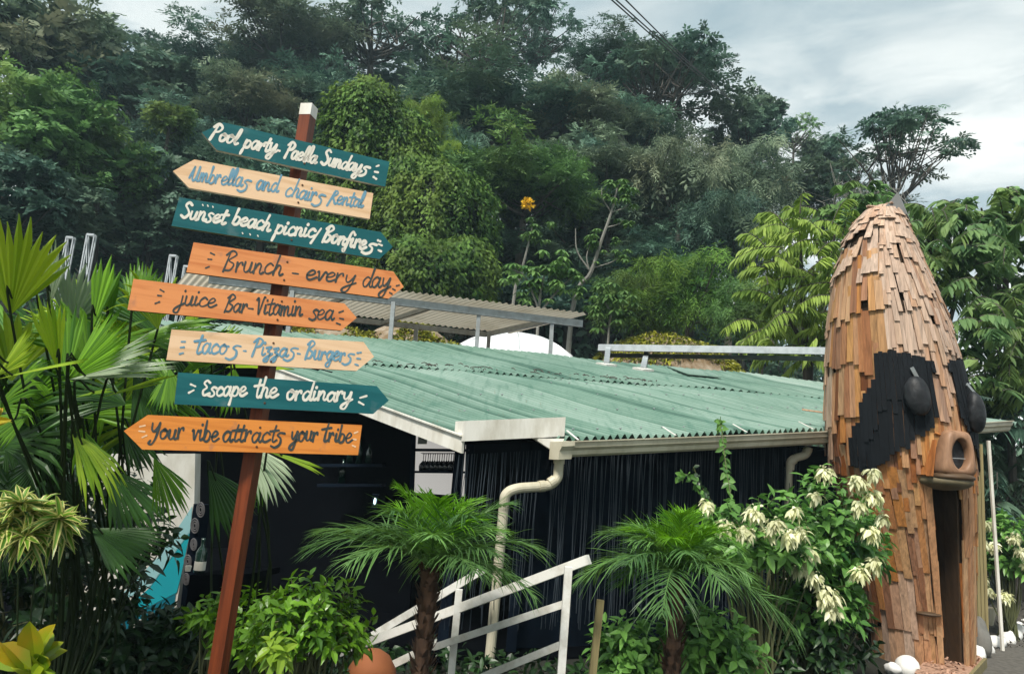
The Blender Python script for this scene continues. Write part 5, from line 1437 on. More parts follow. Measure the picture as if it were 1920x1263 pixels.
flowering('flowering shrub with cream blossoms right of the archway leg', P(1890, 1045, 9.5), (.42, .4, .62), 110, 91,
          [(1848, 985, 9.2, 1.4), (1842, 1020, 9.15, 1.2), (1900, 1010, 9.1, 1.5), (1912, 1035, 9.1, 1.2), (1862, 1025, 9.15, 1.0), (1855, 1110, 9.15, 1.3), (1880, 1118, 9.1, 1.3), (1845, 1090, 9.2, 1.0), (1890, 1122, 9.1, 1.0), (1925, 1060, 9.15, 1.2)])
# climbing vines
def vine(lab, pts, seed, n, ll, mat='mussa_leaf'):
    q = catmull(pts, 8); r_ = np.random.default_rng(seed)
    root = thing('climbing_vine', lab, 'vine', q[0])
    g = Geo(); g.tube(q, .004, 5); obj('stem', g, M['stem'], root)
    i = r_.uniform(0, len(q) - 1.01, n); i0 = i.astype(int); f_ = (i - i0)[:, None]
    bp = q[i0] * (1 - f_) + q[i0 + 1] * f_
    g = Geo(); g.blades(bp, nrm(r_.normal(size=(n, 3)) + np.array((0, -.2, -.5))), nrm(np.array((0, -1, .5)) + r_.normal(0, .4, (n, 3))), ll * r_.uniform(.6, 1.1, n), ll * .62, .2, prof=LEAFP, rnd=r_.uniform(.3, 1, n))
    obj('foliage', g, M[mat], root)
vine('vine with small round leaves climbing up over the bar gutter', [P(1372, 1010, 5.9), P(1370, 930, 6.0), P(1362, 880, 6.3), P(1356, 830, 6.7), P(1350, 785, 7.0)], 4, 60, .075)
vine('short curling vine reaching out from the flowering shrub before the dark curtain', [P(1330, 950, 5.8), P(1310, 915, 5.8), P(1290, 890, 5.8), P(1272, 893, 5.8)], 5, 34, .065)
vine('dark thin vine shoot standing before the dark curtain', [P(1335, 940, 6.0), P(1315, 910, 6.0), P(1300, 875, 6.0)], 6, 22, .055, 'under_leaf')
# dracaena with striped leaves
M['strap_cream'] = mat_leaf('striped_leaf_margin', (.50, .50, .12), (.72, .68, .26), .3, .4)
drac = thing('striped_dracaena', 'dracaena with cream striped curling leaves below the fan palm at the left', 'plant', P(50, 1330, 3.4) * np.array((1, 1, 0)))
ga, gb, gs = Geo(), Geo(), Geo(); r_ = np.random.default_rng(12)
for (x, y, s) in ((20, 985, 1), (55, 965, 1.1), (85, 980, 1), (112, 972, .9), (65, 1000, 1), (30, 1015, .9), (95, 1005, .9), (5, 960, 1), (40, 945, .9), (75, 950, 1), (-5, 1000, 1), (120, 990, .8), (48, 1005, 1)):
    c = P(x, y, 3.3 + r_.uniform(-.08, .1)); N = 30
    u = nrm(r_.normal(size=(N, 3)) * np.array((1.1, .7, .7)) + np.array((0, -.25, .35)))
    L_ = .155 * s * r_.uniform(.6, 1.1, N); W_ = np.full(N, .027); dr = r_.uniform(.0, .6, N)
    nn = nrm(UPZ + r_.normal(0, .3, (N, 3)) + np.array((0, -.5, 0)))
    pf = ((0, .6), (.25, 1), (.55, .9), (.8, .55), (1, .04))
    ga.blades(c, u, nn, L_, W_, dr, prof=pf, fold=.5, rnd=r_.uniform(.2, 1, N))
    gb.blades(c + UPZ * .0012 + np.array((0, -.0015, 0)), u, nn, L_, W_ * .5, dr, prof=pf, fold=.5, rnd=r_.uniform(.1, .6, N))
    if len(gs.V) < 12: gs.tube(catmull([WL[drac.name] + r_.normal(0, .04, 3) * np.array((1, 1, 0)), c - UPZ * .25, c], 5), .004, 6)
obj('leaf_margins', ga, M['strap_cream'], drac, 'cream edged leaf blades'); obj('leaf_centres', gb, M['hedge_leaf'], drac); obj('stems', gs, M['dark_stalk'], drac)
# crotons with broad yellow veined leaves
M['croton_leaf'] = mat_leaf('croton_leaf', (.10, .24, .008), (.36, .42, .02), .35, .35, spec=.4, patch=(.60, .34, .02), patch_scale=7)
def croton(lab, c, n, ll, lw, seed, az0=0, az1=6.28):
    r_ = np.random.default_rng(seed); root = thing('croton', lab, 'plant', c * np.array((1, 1, 0)))
    g = Geo(); az = np.linspace(az0, az1, n) + r_.normal(0, .2, n); el = r_.uniform(.45, 1.3, n)
    d = np.stack([np.cos(az) * np.cos(el), np.sin(az) * np.cos(el), np.sin(el)], -1)
    g.blades(np.repeat(c[None], n, 0) + r_.normal(0, .015, (n, 3)), d, nrm(UPZ * .8 + r_.normal(0, .3, (n, 3)) + np.array((0, -.9, 0))), ll * r_.uniform(.7, 1.1, n), lw * r_.uniform(.8, 1.1, n), r_.uniform(.1, .6, n),
             prof=((0, .05), (.12, .4), (.3, .85), (.5, 1), (.7, .85), (.88, .45), (1, .02)), fold=.4, rnd=r_.uniform(.1, .9, n))
    obj('foliage', g, M['croton_leaf'], root)
    g = Geo(); g.tube([WL[root.name], c], .010, 6); obj('stem', g, M['stem'], root)
croton('croton with broad yellow green leaves in the bottom left corner', P(55, 1258, 2.6), 13, .19, .085, 2)
croton('croton with bright yellow leaves at the left edge beside the fan palm', P(-30, 815, 3.0), 12, .17, .05, 3)
# ground litter and dark ground cover
g = Geo(); r_ = np.random.default_rng(15); N = 9000
xy = np.stack([r_.uniform(-5, 4.2, N), r_.uniform(2.2, 6.6, N)], -1)
bp = np.concatenate([xy, r_.uniform(0, .16, (N, 1))], 1)
g.blades(bp, nrm(r_.normal(size=(N, 3)) + UPZ * .5), nrm(UPZ + r_.normal(0, .4, (N, 3))), r_.uniform(.06, .16, N), r_.uniform(.03, .06, N), .3, prof=LEAFP, rnd=r_.uniform(0, 1, N))
obj('ground_cover', g, M['under_leaf'], kind='stuff')
g = Geo(); N = 700
q = np.array([ground_hit(x, y) for x, y in zip(r_.uniform(1835, 1990, N), r_.uniform(1110, 1215, N))]); 
g.blades(q + UPZ * .03, nrm(r_.normal(size=(N, 3)) + UPZ * .15), nrm(UPZ + r_.normal(0, .4, (N, 3))), r_.uniform(.03, .09, N), r_.uniform(.015, .03, N), .1, prof=LEAFP, rnd=r_.uniform(0, 1, N))
obj('leaf_litter', g, M['trunk'], kind='stuff')
# ------------------------------------------------------------------ the wooded hillside: crown prototypes, then every tree its own thing
def crown_proto(kind, seed):
    """A crown of unit radius made of leaf clumps; returns its geometry and the clump centres that limbs reach for."""
    r_ = np.random.default_rng(seed); g = Geo()
    ph_ = r_.uniform(0, 6.28, 6); kk = r_.normal(0, 2.6, (6, 3))
    def lump(c):
        c = np.asarray(c, float); return c * (1 + .10 * sum(math.sin(kk[i] @ c + ph_[i]) for i in range(6)))
    def clump(c, rc, flat, n, ll, lw, droop, up, noise, shade):
        """Leafy twigs all over one clump: each twig carries nine leaves in two ranks."""
        m = 9; ns = max(4, n // m)
        u = nrm(r_.normal(size=(ns, 3)) + np.array((0, 0, .25)))
        rad = rc * r_.uniform(.5, 1.15, (ns, 1)) * (1 + .3 * np.sin(u @ np.array((5., 3., 4.)) + c[0] * 9)[:, None])
        p = c + u * rad * np.array((1, 1, flat))
        d = nrm(nrm(u * np.array((1, 1, .3)) + r_.normal(0, .4, (ns, 3))) - UPZ * droop * r_.uniform(.2, 1.5, (ns, 1)))
        nn = nrm(u * (1 - up) + UPZ * up + r_.normal(0, noise, (ns, 3))); nn = nrm(nn - d * (nn * d).sum(-1, keepdims=True))
        sd = np.cross(d, nn)
        j = np.arange(m); side = np.where(j % 2, 1.0, -1.0) * (j < m - 1)
        sl = ll * 1.9 * r_.uniform(.6, 1.3, (ns, 1, 1))
        P_ = p[:, None] + d[:, None] * sl * (j / m - .35)[None, :, None] - UPZ * (sl * droop * .5 * (j / m)[None, :, None] ** 2)
        D_ = nrm(d[:, None] * .75 + sd[:, None] * side[None, :, None] * .8 - UPZ * droop * .3 + r_.normal(0, .15, (ns, m, 3)))
        N_ = nrm(nn[:, None] + r_.normal(0, .22, (ns, m, 3)))
        sh = shade + r_.normal(0, .15, (ns, 1)) + r_.normal(0, .07, (ns, m))
        k = ns * m
        g.rhombs(P_.reshape(k, 3), D_.reshape(k, 3), N_.reshape(k, 3), ll * r_.uniform(.55, 1.1, k), lw * r_.uniform(.7, 1.2, k), np.clip(sh.reshape(k), 0, 1))
    cs = []
    if kind == 'broad':
        for k in range(64):
            u = nrm(r_.normal(size=3)); u[2] = u[2] * .9 + .12
            if u[2] < -.55: u[2] *= -.5
            c = nrm(u) * r_.uniform(.52, .92) * np.array((1, 1, .88)); c = lump(c); cs.append(c)
            rc = r_.uniform(.14, .29)
            clump(c, rc, .62, int(190 * (rc / .2) ** 2), .088, .042, .35, .45, .42, r_.uniform(.2, .7))
        clump(np.zeros(3), .55, .8, 900, .16, .09, .2, .4, .5, .1)  # dark filler leaves block light, the core's shade put into their tone
    elif kind == 'layered':
        for k in range(70):
            u = nrm(r_.normal(size=3)); u[2] = abs(u[2]) * 1.1 - .35
            c = nrm(u) * r_.uniform(.45, .93) * np.array((1, 1, .82)); c = lump(c); cs.append(c)
            rc = r_.uniform(.16, .32)
            clump(c, rc, .26, int(170 * (rc / .2) ** 2), .10, .026, .22, .75, .28, r_.uniform(.2, .7))
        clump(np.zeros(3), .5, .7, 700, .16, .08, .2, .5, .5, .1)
    elif kind == 'open':
        for k in range(58):
            u = nrm(r_.normal(size=3)); u[2] = abs(u[2]) * .9 + .05
            c = nrm(u) * r_.uniform(.62, .96) * np.array((1, 1, .80)); c = lump(c); cs.append(c)
            rc = r_.uniform(.10, .22)
            clump(c, rc, .45, int(150 * (rc / .2) ** 2), .075, .034, .3, .55, .4, r_.uniform(.2, .7))
    elif kind == 'umbrella':
        for k in range(54):
            a = r_.uniform(0, 2 * math.pi); rr = r_.random() ** .5
            tier = r_.choice([.85, .45, .15, -.1], p=[.3, .3, .25, .15])
            w = {.85: .45, .45: .8, .15: 1.0, -.1: .9}[tier]
            c = np.array((rr * w * math.cos(a), rr * w * math.sin(a), tier * .8 + r_.normal(0, .05) - .12 * rr)); cs.append(c)
            rc = r_.uniform(.11, .19)
            clump(c, rc, .26, int(115 * (rc / .16) ** 2), .085, .034, .45, .6, .35, r_.uniform(.2, .6))
    elif kind == 'fine':       # bamboo-like: plumes of narrow drooping leaves
        for k in range(85):
            a = r_.uniform(0, 2 * math.pi); lean = r_.uniform(.1, 1.0)
            h = r_.uniform(-.6, 1.0); w = math.sqrt(max(.05, 1 - (h * .85) ** 2))
            c = np.array((math.cos(a) * w * lean, math.sin(a) * w * lean, h * .9)); cs.append(c)
            rc = r_.uniform(.12, .22)
            n = int(180 * (rc / .18) ** 2)
            clump(c, rc, .9, n, .125, .017, 1.1, .2, .5, r_.uniform(.2, .75))
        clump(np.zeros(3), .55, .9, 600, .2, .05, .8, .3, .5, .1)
    return g, np.array(cs)
PROTO = {}
for kind, seeds in (('broad', (1, 2, 3)), ('layered', (4, 5, 6)), ('open', (7, 8)), ('umbrella', (9,)), ('fine', (10, 11))):
    PROTO[kind] = []
    for s_ in seeds:
        gg, cs = crown_proto(kind, s_)
        PROTO[kind].append((gg, cs, {}))
M['t_dark'] = mat_leaf('forest_leaf_dark', (.026, .074, .058), (.135, .25, .175), .25, .5, patch=(.13, .17, .09), patch_scale=.22, spec=.15)
M['t_grey'] = mat_leaf('forest_leaf_grey', (.055, .095, .065), (.235, .32, .20), .25, .55, patch=(.23, .23, .14), patch_scale=.3, spec=.15)
M['t_mid'] = mat_leaf('forest_leaf_mid', (.036, .10, .032), (.17, .33, .10), .3, .5, patch=(.20, .26, .06), patch_scale=.3, spec=.15)
M['t_fresh'] = mat_leaf('forest_leaf_fresh', (.045, .135, .022), (.17, .34, .06), .34, .5, patch=(.24, .33, .045), patch_scale=.4, spec=.15)
M['t_lime'] = mat_leaf('forest_leaf_lime', (.10, .19, .02), (.33, .45, .085), .38, .5)
M['t_vine'] = mat_leaf('vine_leaf', (.012, .048, .012), (.125, .235, .048), .28, .5, patch=(.16, .23, .04), patch_scale=.5, spec=.15)
M['t_broad'] = mat_leaf('broad_tree_leaf', (.05, .13, .045), (.20, .34, .125), .4, .5, patch=(.28, .36, .10), patch_scale=.8)
M['t_yellow'] = mat_leaf('yellow_blossom', (.55, .33, .01), (.75, .5, .03), .3, .5)
tr_ = np.random.default_rng(99)
def tree(name, lab, cat, px, py, rx, ry, d, kind, mat, seed, bare=(), trunk='trunk', limbs=9, trunk_r=None, group=None, base_px=None):
    c = P(px, py, d); Rx, Rz = rx * d / F, ry * d / F
    base = np.array((c[0], c[1], 0.0))
    if base_px: q = P(base_px[0], base_px[1], d); base = np.array((q[0], q[1], 0.0))
    base[2] = float(terrain(base[0], base[1])) if base[1] > 15 else 0.0
    base[2] = min(base[2], c[2] - Rz * .5)
    root = thing(name, lab, cat, base, group)
    pr = PROTO[kind][seed % len(PROTO[kind])]
    gg, cs, cache = pr
    if mat not in cache:
        cache[mat] = gg.mesh('crown_' + kind, M[mat])
    o = bpy.data.objects.new('crown', cache[mat]); COL.objects.link(o); o.parent = root
    rz = (seed * 1.7) % 6.283
    sc_ = np.array((Rx, Rx * .95, Rz))
    o.location = tuple(c - base); o.scale = tuple(sc_); o.rotation_euler = (0, 0, rz)
    ca, sa = math.cos(rz), math.sin(rz)
    wc = np.stack([cs[:, 0] * ca - cs[:, 1] * sa, cs[:, 0] * sa + cs[:, 1] * ca, cs[:, 2]], -1)
    # the scale acts before the rotation
    wc = cs * sc_; wc = np.stack([wc[:, 0] * ca - wc[:, 1] * sa, wc[:, 0] * sa + wc[:, 1] * ca, wc[:, 2]], -1) + c
    r0 = trunk_r or max(.08, Rx * .055)
    g = Geo(); fork = c - UPZ * Rz * (1.0 if kind == 'umbrella' else .45)
    if fork[2] < base[2] + .3: fork = base + (c - base) * .6
    jit = tr_.normal(0, .04 * Rx, 3) * np.array((1, 1, .2))
    g.tube(catmull([base - UPZ * .3, base * .5 + fork * .5 + jit, fork], 6), np.linspace(r0 * 1.25, r0 * .8, 13), 8)
    pick = tr_.permutation(len(wc))[:limbs]
    for i in pick:
        e = wc[i]; m_ = fork * .5 + e * .5 + np.array((0, 0, -.08 * Rz)) + tr_.normal(0, .06 * Rx, 3)
        st_ = fork + UPZ * tr_.uniform(-.1, .25) * Rz
        g.tube(catmull([st_, st_ * .35 + m_ * .65, e], 5), np.linspace(r0 * .5, r0 * .10, 11), 5)
        for j in range(2):
            e2_ = wc[tr_.integers(len(wc))]
            if np.linalg.norm(e2_ - m_) < Rx * .9: g.tube(catmull([m_, (m_ + e2_) / 2 + tr_.normal(0, .04 * Rx, 3), e2_], 4), np.linspace(r0 * .26, r0 * .06, 9), 4)
    obj('trunk', g, M[trunk], root)
    return root
T = [  # label, px, py, rx, ry, depth, kind, material, seed
 ('tall dark tree on the ridge at the far left, topping the sky gap', 250, 165, 105, 60, 50, 'broad', 't_dark', 1),
 ('small dark tree top poking up in the left sky gap', 275, 92, 45, 34, 52, 'open', 't_dark', 8),
 ('dark ridge tree right of the left sky gap', 425, 150, 105, 80, 50, 'layered', 't_dark', 4),
 ('feathery ridge tree straight above the signpost tip', 540, 95, 130, 95, 48, 'layered', 't_grey', 5),
 ('tall bluish ridge tree with layered boughs reaching the top edge', 700, 80, 135, 95, 48, 'open', 't_dark', 6),
 ('highest ridge tree with bright sky holes through its crown', 900, 95, 150, 125, 46, 'open', 't_dark', 7),
 ('wide layered ridge tree beside the tree with sky holes', 1000, 85, 100, 88, 50, 'open', 't_dark', 4),
 ('rear ridge tree filling behind the highest crowns', 800, 215, 150, 80, 52, 'broad', 't_dark', 2),
 ('spreading tree with bare dark limbs against the bright sky', 1228, 188, 165, 122, 40, 'open', 't_dark', 8),
 ('dense dark crown filling the left half of the spreading tree', 1165, 130, 85, 55, 42, 'layered', 't_dark', 4),
 ('flat dark crown above the bare spreading limbs', 1275, 128, 85, 42, 42, 'layered', 't_dark', 6),
 ('rounded dark tree right of the spreading bare limbed tree', 1405, 255, 75, 78, 42, 'broad', 't_dark', 3),
 ('small yellowish topped tree on the falling right ridge', 1488, 262, 48, 52, 46, 'open', 't_mid', 7),
 ('low dark tree at the right end of the ridge', 1545, 290, 48, 46, 46, 'broad', 't_dark', 1),
 ('dark tree on the ridge below the spreading limbs', 1330, 362, 120, 72, 44, 'broad', 't_dark', 2),
 ('massive grey green tree in the top left corner', 60, 85, 165, 130, 36, 'broad', 't_grey', 1),
 ('broad dark tree in the middle of the left slope', 300, 220, 140, 110, 40, 'broad', 't_dark', 3),
 ('pale grey tree with fine horizontal sprays above the top board', 475, 215, 100, 85, 38, 'layered', 't_grey', 5),
 ('feathery dark tree behind the signpost tip', 620, 210, 130, 100, 40, 'layered', 't_dark', 6),
 ('broad layered tree hanging below the sky holes', 960, 235, 160, 105, 38, 'layered', 't_dark', 4),
 ('dark layered tree left of the grey leaning trunk', 1080, 245, 110, 90, 37, 'layered', 't_grey', 5),
 ('dense green tree on the far left with bright leaf tufts', 80, 260, 150, 125, 27, 'broad', 't_mid', 2),
 ('dark green tree above the left fan palm', 40, 400, 140, 110, 24, 'broad', 't_dark', 3),
 ('green tufted tree between the fan palm and the boards', 190, 330, 115, 105, 28, 'broad', 't_mid', 1),
 ('shadowy tree left of the Umbrellas board', 330, 390, 120, 120, 30, 'broad', 't_dark', 2),
 ('fresh green tree top showing left of the Pool party board', 320, 225, 48, 42, 30, 'broad', 't_mid', 1),
 ('deep shaded tree behind the Sunset board', 260, 470, 130, 80, 30, 'broad', 't_dark', 3),
 ('dark feathery tree behind the middle of the boards', 500, 380, 140, 125, 29, 'layered', 't_dark', 6),
 ('fine leaved bushy tree between boards and vine column', 640, 420, 95, 120, 28, 'fine', 't_mid', 10),
 ('fresh green feathery tree beside the top of the vine column', 800, 235, 52, 48, 29, 'fine', 't_fresh', 11),
 ('small bright feathery tree below the fresh one beside the vines', 850, 305, 34, 40, 28, 'fine', 't_fresh', 10),
 ('dark tree filling the gap right of the vine column', 860, 330, 80, 110, 33, 'layered', 't_dark', 5),
 ('large layered tree in the middle with one yellow flower spray', 985, 360, 125, 110, 27, 'layered', 't_mid', 4),
 ('lower dark layered tree beneath the yellow flower spray', 960, 480, 140, 80, 29, 'layered', 't_dark', 6),
 ('dim tree behind the thin pale saplings', 1110, 430, 110, 120, 31, 'layered', 't_dark', 5),
 ('olive layered tree at the crown of the tall sapling', 1150, 330, 85, 70, 30, 'layered', 't_grey', 4),
 ('grey green willowy tree right of the tall sapling', 1275, 360, 105, 95, 29, 'fine', 't_grey', 10),
 ('willowy tree with dead pale branches above the lime tree', 1400, 350, 100, 80, 30, 'fine', 't_grey', 11),
 ('shaded willowy tree behind the lime tree', 1370, 460, 110, 95, 27, 'fine', 't_dark', 10),
 ('bamboo like thicket above the pale beam frame', 1290, 560, 110, 85, 22, 'fine', 't_fresh', 11),
 ('soft bamboo like tree left of the pale beam frame', 1190, 575, 85, 65, 23, 'fine', 't_mid', 10),
 ('low bamboo like bush behind the right dome hut', 1430, 590, 85, 70, 20, 'fine', 't_mid', 11),
 ('dark bushy tree behind the white dome tent', 1010, 560, 95, 60, 26, 'broad', 't_dark', 1),
 ('dim understory tree behind the left end of the steel canopy', 620, 560, 110, 70, 27, 'broad', 't_dark', 2),
 ('dark layered tree behind the top of the creeper column', 760, 260, 110, 95, 36, 'layered', 't_grey', 6),
 ('dark leafy tree between the middle tree and the pale trunks', 1085, 350, 95, 90, 33, 'broad', 't_dark', 3),
 ('leafy tree behind the tall sapling top', 1190, 270, 95, 80, 38, 'layered', 't_dark', 5),
 ('dark bushy tree under the pale leaning trunks', 1180, 400, 100, 90, 32, 'broad', 't_dark', 2),
 ('shaded bushy tree behind the saplings', 1070, 520, 110, 75, 28, 'broad', 't_dark', 1),
 ('shaded bushy tree above the white dome tent', 930, 560, 90, 60, 27, 'layered', 't_dark', 4),
 ('dark bushy tree behind the willowy trees', 1300, 450, 110, 80, 33, 'broad', 't_dark', 3),
 ('dim bushy tree above the bamboo thicket', 1230, 490, 90, 70, 28, 'layered', 't_dark', 6),
 ('dark bushy tree on the right slope below the ridge end', 1500, 360, 90, 60, 38, 'broad', 't_dark', 2),
 ('shaded bushy tree low on the right slope behind the twiggy tree', 1620, 420, 90, 60, 34, 'layered', 't_grey', 5),
 ('dark slope tree left of the pale grey sprays', 380, 300, 110, 90, 35, 'layered', 't_dark', 4),
 ('dark slope tree right behind the Umbrellas board', 560, 300, 110, 90, 34, 'broad', 't_dark', 1),
 ('slender umbrella shaped tree with thin visible stems right of the ridge', 1676, 282, 138, 108, 30, 'umbrella', 't_dark', 9),
 ('low dark tree between the ridge and the umbrella shaped tree', 1590, 330, 62, 48, 36, 'umbrella', 't_dark', 9),
]
for k, (lab, px, py, rx, ry, d, kind, mat, sd) in enumerate(T):
    tree('umbrella_tree' if kind == 'umbrella' else 'bamboo_tree' if kind == 'fine' else 'forest_tree', lab, 'tree', px, py, rx * (1 if kind in ('umbrella', 'open') else 1.12), ry * (1 if kind in ('umbrella', 'open') else 1.1), d, kind, mat, sd, group='trees on the wooded hillside',
         limbs=22 if kind in ('open', 'umbrella') else 9, trunk_r=.13 if kind == 'umbrella' else None)
# yellow flower spray on the middle tree
c = P(990, 382, 23.2); g = Geo(); n = 90; u = nrm(tr_.normal(size=(n, 3)))
g.rhombs(c + u * np.array((.18, .12, .15)) * tr_.uniform(.3, 1, (n, 1)), nrm(u + tr_.normal(0, .4, (n, 3))), nrm(tr_.normal(size=(n, 3))), np.full(n, .13), np.full(n, .09), tr_.uniform(0, 1, n))
mid_tree = [o for o in bpy.data.objects if o.get('label', '').startswith('large layered tree in the middle')][0]
obj('flower_spray', g, M['t_yellow'], mid_tree)
# leaning pale trunks under the spreading tree
lt = thing('leaning_tree', 'pair of pale leaning trunks below the spreading bare limbed tree', 'tree trunk', (lambda q: np.array((q[0], q[1], float(terrain(q[0], q[1])))))(P(1160, 420, 36)))
g = Geo()
g.tube(catmull([WL[lt.name], P(1150, 300, 36), P(1128, 236, 36), P(1105, 190, 36)], 6), np.linspace(.32, .10, 19), 8)
obj('trunk', g, M['pale_trunk'], lt)
g = Geo()
g.tube(catmull([WL[lt.name], P(1165, 290, 36), P(1158, 240, 36), P(1140, 205, 36)], 6), np.linspace(.22, .07, 19), 8)
obj('trunk', g, M['pale_trunk'], lt)
# undergrowth along the foot of the hill: one mass
g = Geo(); n = 26000
x = tr_.uniform(-26, 30, n); y = tr_.uniform(17, 42, n)
z = terrain(x, y) + tr_.random(n) ** 2 * 2.2
u = nrm(tr_.normal(size=(n, 3)) + UPZ * .4)
g.rhombs(np.stack([x, y, z], -1), u, nrm(np.cross(u, tr_.normal(size=(n, 3)))), tr_.uniform(.3, .75, n), tr_.uniform(.12, .3, n), tr_.uniform(0, .8, n))
obj('undergrowth', g, M['t_dark'], kind='stuff')
# vine-smothered column: sheets of creeper hanging over hidden trees
def vine_mass(lab, lobes, d, seed, n_strand):
    r_ = np.random.default_rng(seed)
    c0 = P(lobes[0][0], lobes[0][1], d); b = c0 * np.array((1, 1, 0)); b[2] = float(terrain(b[0], b[1]))
    root = thing('vine_covered_tree', lab, 'tree', b)
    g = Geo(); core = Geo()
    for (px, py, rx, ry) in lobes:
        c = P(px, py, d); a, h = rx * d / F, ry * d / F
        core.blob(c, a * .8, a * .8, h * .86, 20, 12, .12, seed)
        for k in range(n_strand):
            ph = r_.uniform(0, 2 * math.pi); th = r_.uniform(.0, 1.5); L_ = r_.uniform(.5, 1.6); bulge = r_.uniform(.80, 1.12); tone = r_.uniform(.0, .85)
            m = int(46 * L_); t = th + np.arange(m) / 46.0 * 1.3
            w = np.sin(np.clip(t, 0, math.pi / 2)); lump = 1 + .16 * math.sin(ph * 5 + seed) + .10 * math.sin(ph * 11)
            hor = np.stack([np.cos(ph + .06 * np.sin(t * 7)), np.sin(ph + .06 * np.sin(t * 7)), np.zeros(m)], -1)
            p = c + hor * (a * lump * bulge * w)[:, None]
            p[:, 2] += np.where(t < math.pi / 2, h * np.cos(np.clip(t, 0, math.pi / 2)), -(t - math.pi / 2) * h * .75)
            p += r_.normal(0, .07, p.shape)
            p = np.repeat(p, 4, 0) + r_.normal(0, .085, (4 * m, 3)); m *= 4
            hh = np.repeat(hor, 4, 0)
            dd = nrm(hh * .5 - UPZ * .9 + r_.normal(0, .45, (m, 3))); nn = nrm(hh * .8 + UPZ * .5 + r_.normal(0, .35, (m, 3)))
            g.rhombs(p, dd, nn, r_.uniform(.11, .25, m), r_.uniform(.05, .11, m), np.clip(tone + r_.normal(0, .15, m), 0, 1))
    obj('crown', g, M['t_vine'], root)
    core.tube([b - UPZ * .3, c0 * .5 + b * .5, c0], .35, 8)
    obj('trunk', core, M['vine_shade_core'], root, smooth=True)  # trunk plus near-black core blobs that paint the shade between strands
M['vine_shade_core'] = mat_plain('shade_core', (.010, .018, .008), .95, spot=(.02, .035, .012), scale=3, amount=.8)
vine_mass('tall column of bright creeper draped over a tree beside the boards', [(690, 232, 66, 78), (750, 300, 52, 90), (690, 330, 78, 120)], 25, 3, 90)
vine_mass('lower mound of bright creeper right of the Sunset board', [(815, 420, 95, 110), (760, 400, 70, 110)], 24, 4, 95)
vine_mass('broad creeper bush behind the left end of the steel canopy', [(785, 520, 110, 62), (870, 510, 55, 55)], 22, 5, 95)
# thin saplings with pale stems in front of the dark wood
M['sap_leaf'] = mat_leaf('sapling_leaf', (.04, .12, .03), (.15, .27, .075), .35, .5)
def sapling(lab, d, stems, tufts, seed):
    r_ = np.random.default_rng(seed); q0 = P(stems[0][0][0][0], stems[0][0][0][1], d); b = q0 * np.array((1, 1, 0)); b[2] = float(terrain(b[0], b[1]))
    root = thing('sapling', lab, 'sapling', b); g = Geo()
    for i, (pts, r0, r1) in enumerate(stems):
        q = [P(x, y, d) for x, y in pts]
        if i == 0: q = [b] + q
        q = catmull(q, 6); g.tube(q, np.linspace(r0, r1, len(q)), 6)
    obj('trunk', g, M['pale_trunk'], root)
    g = Geo()
    for (x, y, s, n_) in tufts:
        c = P(x, y, d)
        for k in range(n_):
            cc = c + r_.normal(0, .22, 3) * s; m = 9
            az = np.arange(m) * 2 * math.pi / m + r_.uniform(0, 1); dd = np.stack([np.cos(az), np.sin(az), np.full(m, -.25)], -1)
            g.blades(cc, nrm(dd + r_.normal(0, .12, (m, 3))), UPZ, .30 * s * r_.uniform(.7, 1.1, m), .11 * s, .45, prof=((0, .3), (.45, 1), (.8, .7), (1, .05)), rnd=np.clip(r_.normal(.5, .2, m), 0, 1))
    obj('crown', g, M['sap_leaf'], root)
sapling('tall pale stemmed sapling leaning right before the dark wood', 20,
        [([(1072, 590), (1108, 510), (1128, 450), (1146, 398), (1158, 350)], .085, .022), ([(1104, 505), (1082, 470), (1079, 428)], .026, .012), ([(1104, 505), (1100, 480), (1108, 455)], .024, .01), ([(1106, 504), (1145, 492), (1165, 480)], .022, .01), ([(1146, 398), (1130, 372), (1128, 352)], .02, .008), ([(1146, 398), (1170, 390), (1180, 380)], .02, .008), ([(1136, 427), (1160, 420), (1168, 412)], .02, .008)],
        [(1165, 335, .8, 6), (1130, 365, .6, 3), (1178, 378, .7, 5), (1170, 412, .6, 4), (1112, 450, .7, 6), (1168, 480, .7, 6), (1125, 475, .5, 3), (1150, 440, .5, 3)], 1)
sapling('shorter thin sapling with a leafy tip left of the tall sapling', 21, [([(962, 572), (975, 520), (990, 460), (998, 425)], .06, .018)], [(1002, 428, .8, 7), (1010, 440, .6, 4), (985, 490, .5, 3)], 2)
sapling('clump of broad leaved saplings at the foot of the dark wood', 19.5, [([(1010, 590), (1015, 540), (1025, 500)], .05, .02), ([(1012, 585), (985, 520), (960, 505)], .03, .015), ([(1012, 585), (1050, 540), (1072, 520)], .03, .015)],
        [(1025, 495, .9, 12), (960, 505, .8, 8), (1060, 515, .9, 12), (1000, 520, .9, 10), (1040, 540, .8, 8), (1085, 545, .7, 6), (985, 545, .7, 6)], 3)
sapling('leafy young tree beside the right end of the steel canopy', 19, [([(1140, 640), (1145, 590), (1130, 560)], .04, .015)], [(1135, 555, .9, 12), (1150, 590, .9, 9), (1120, 590, .7, 7), (1165, 570, .8, 8)], 4)
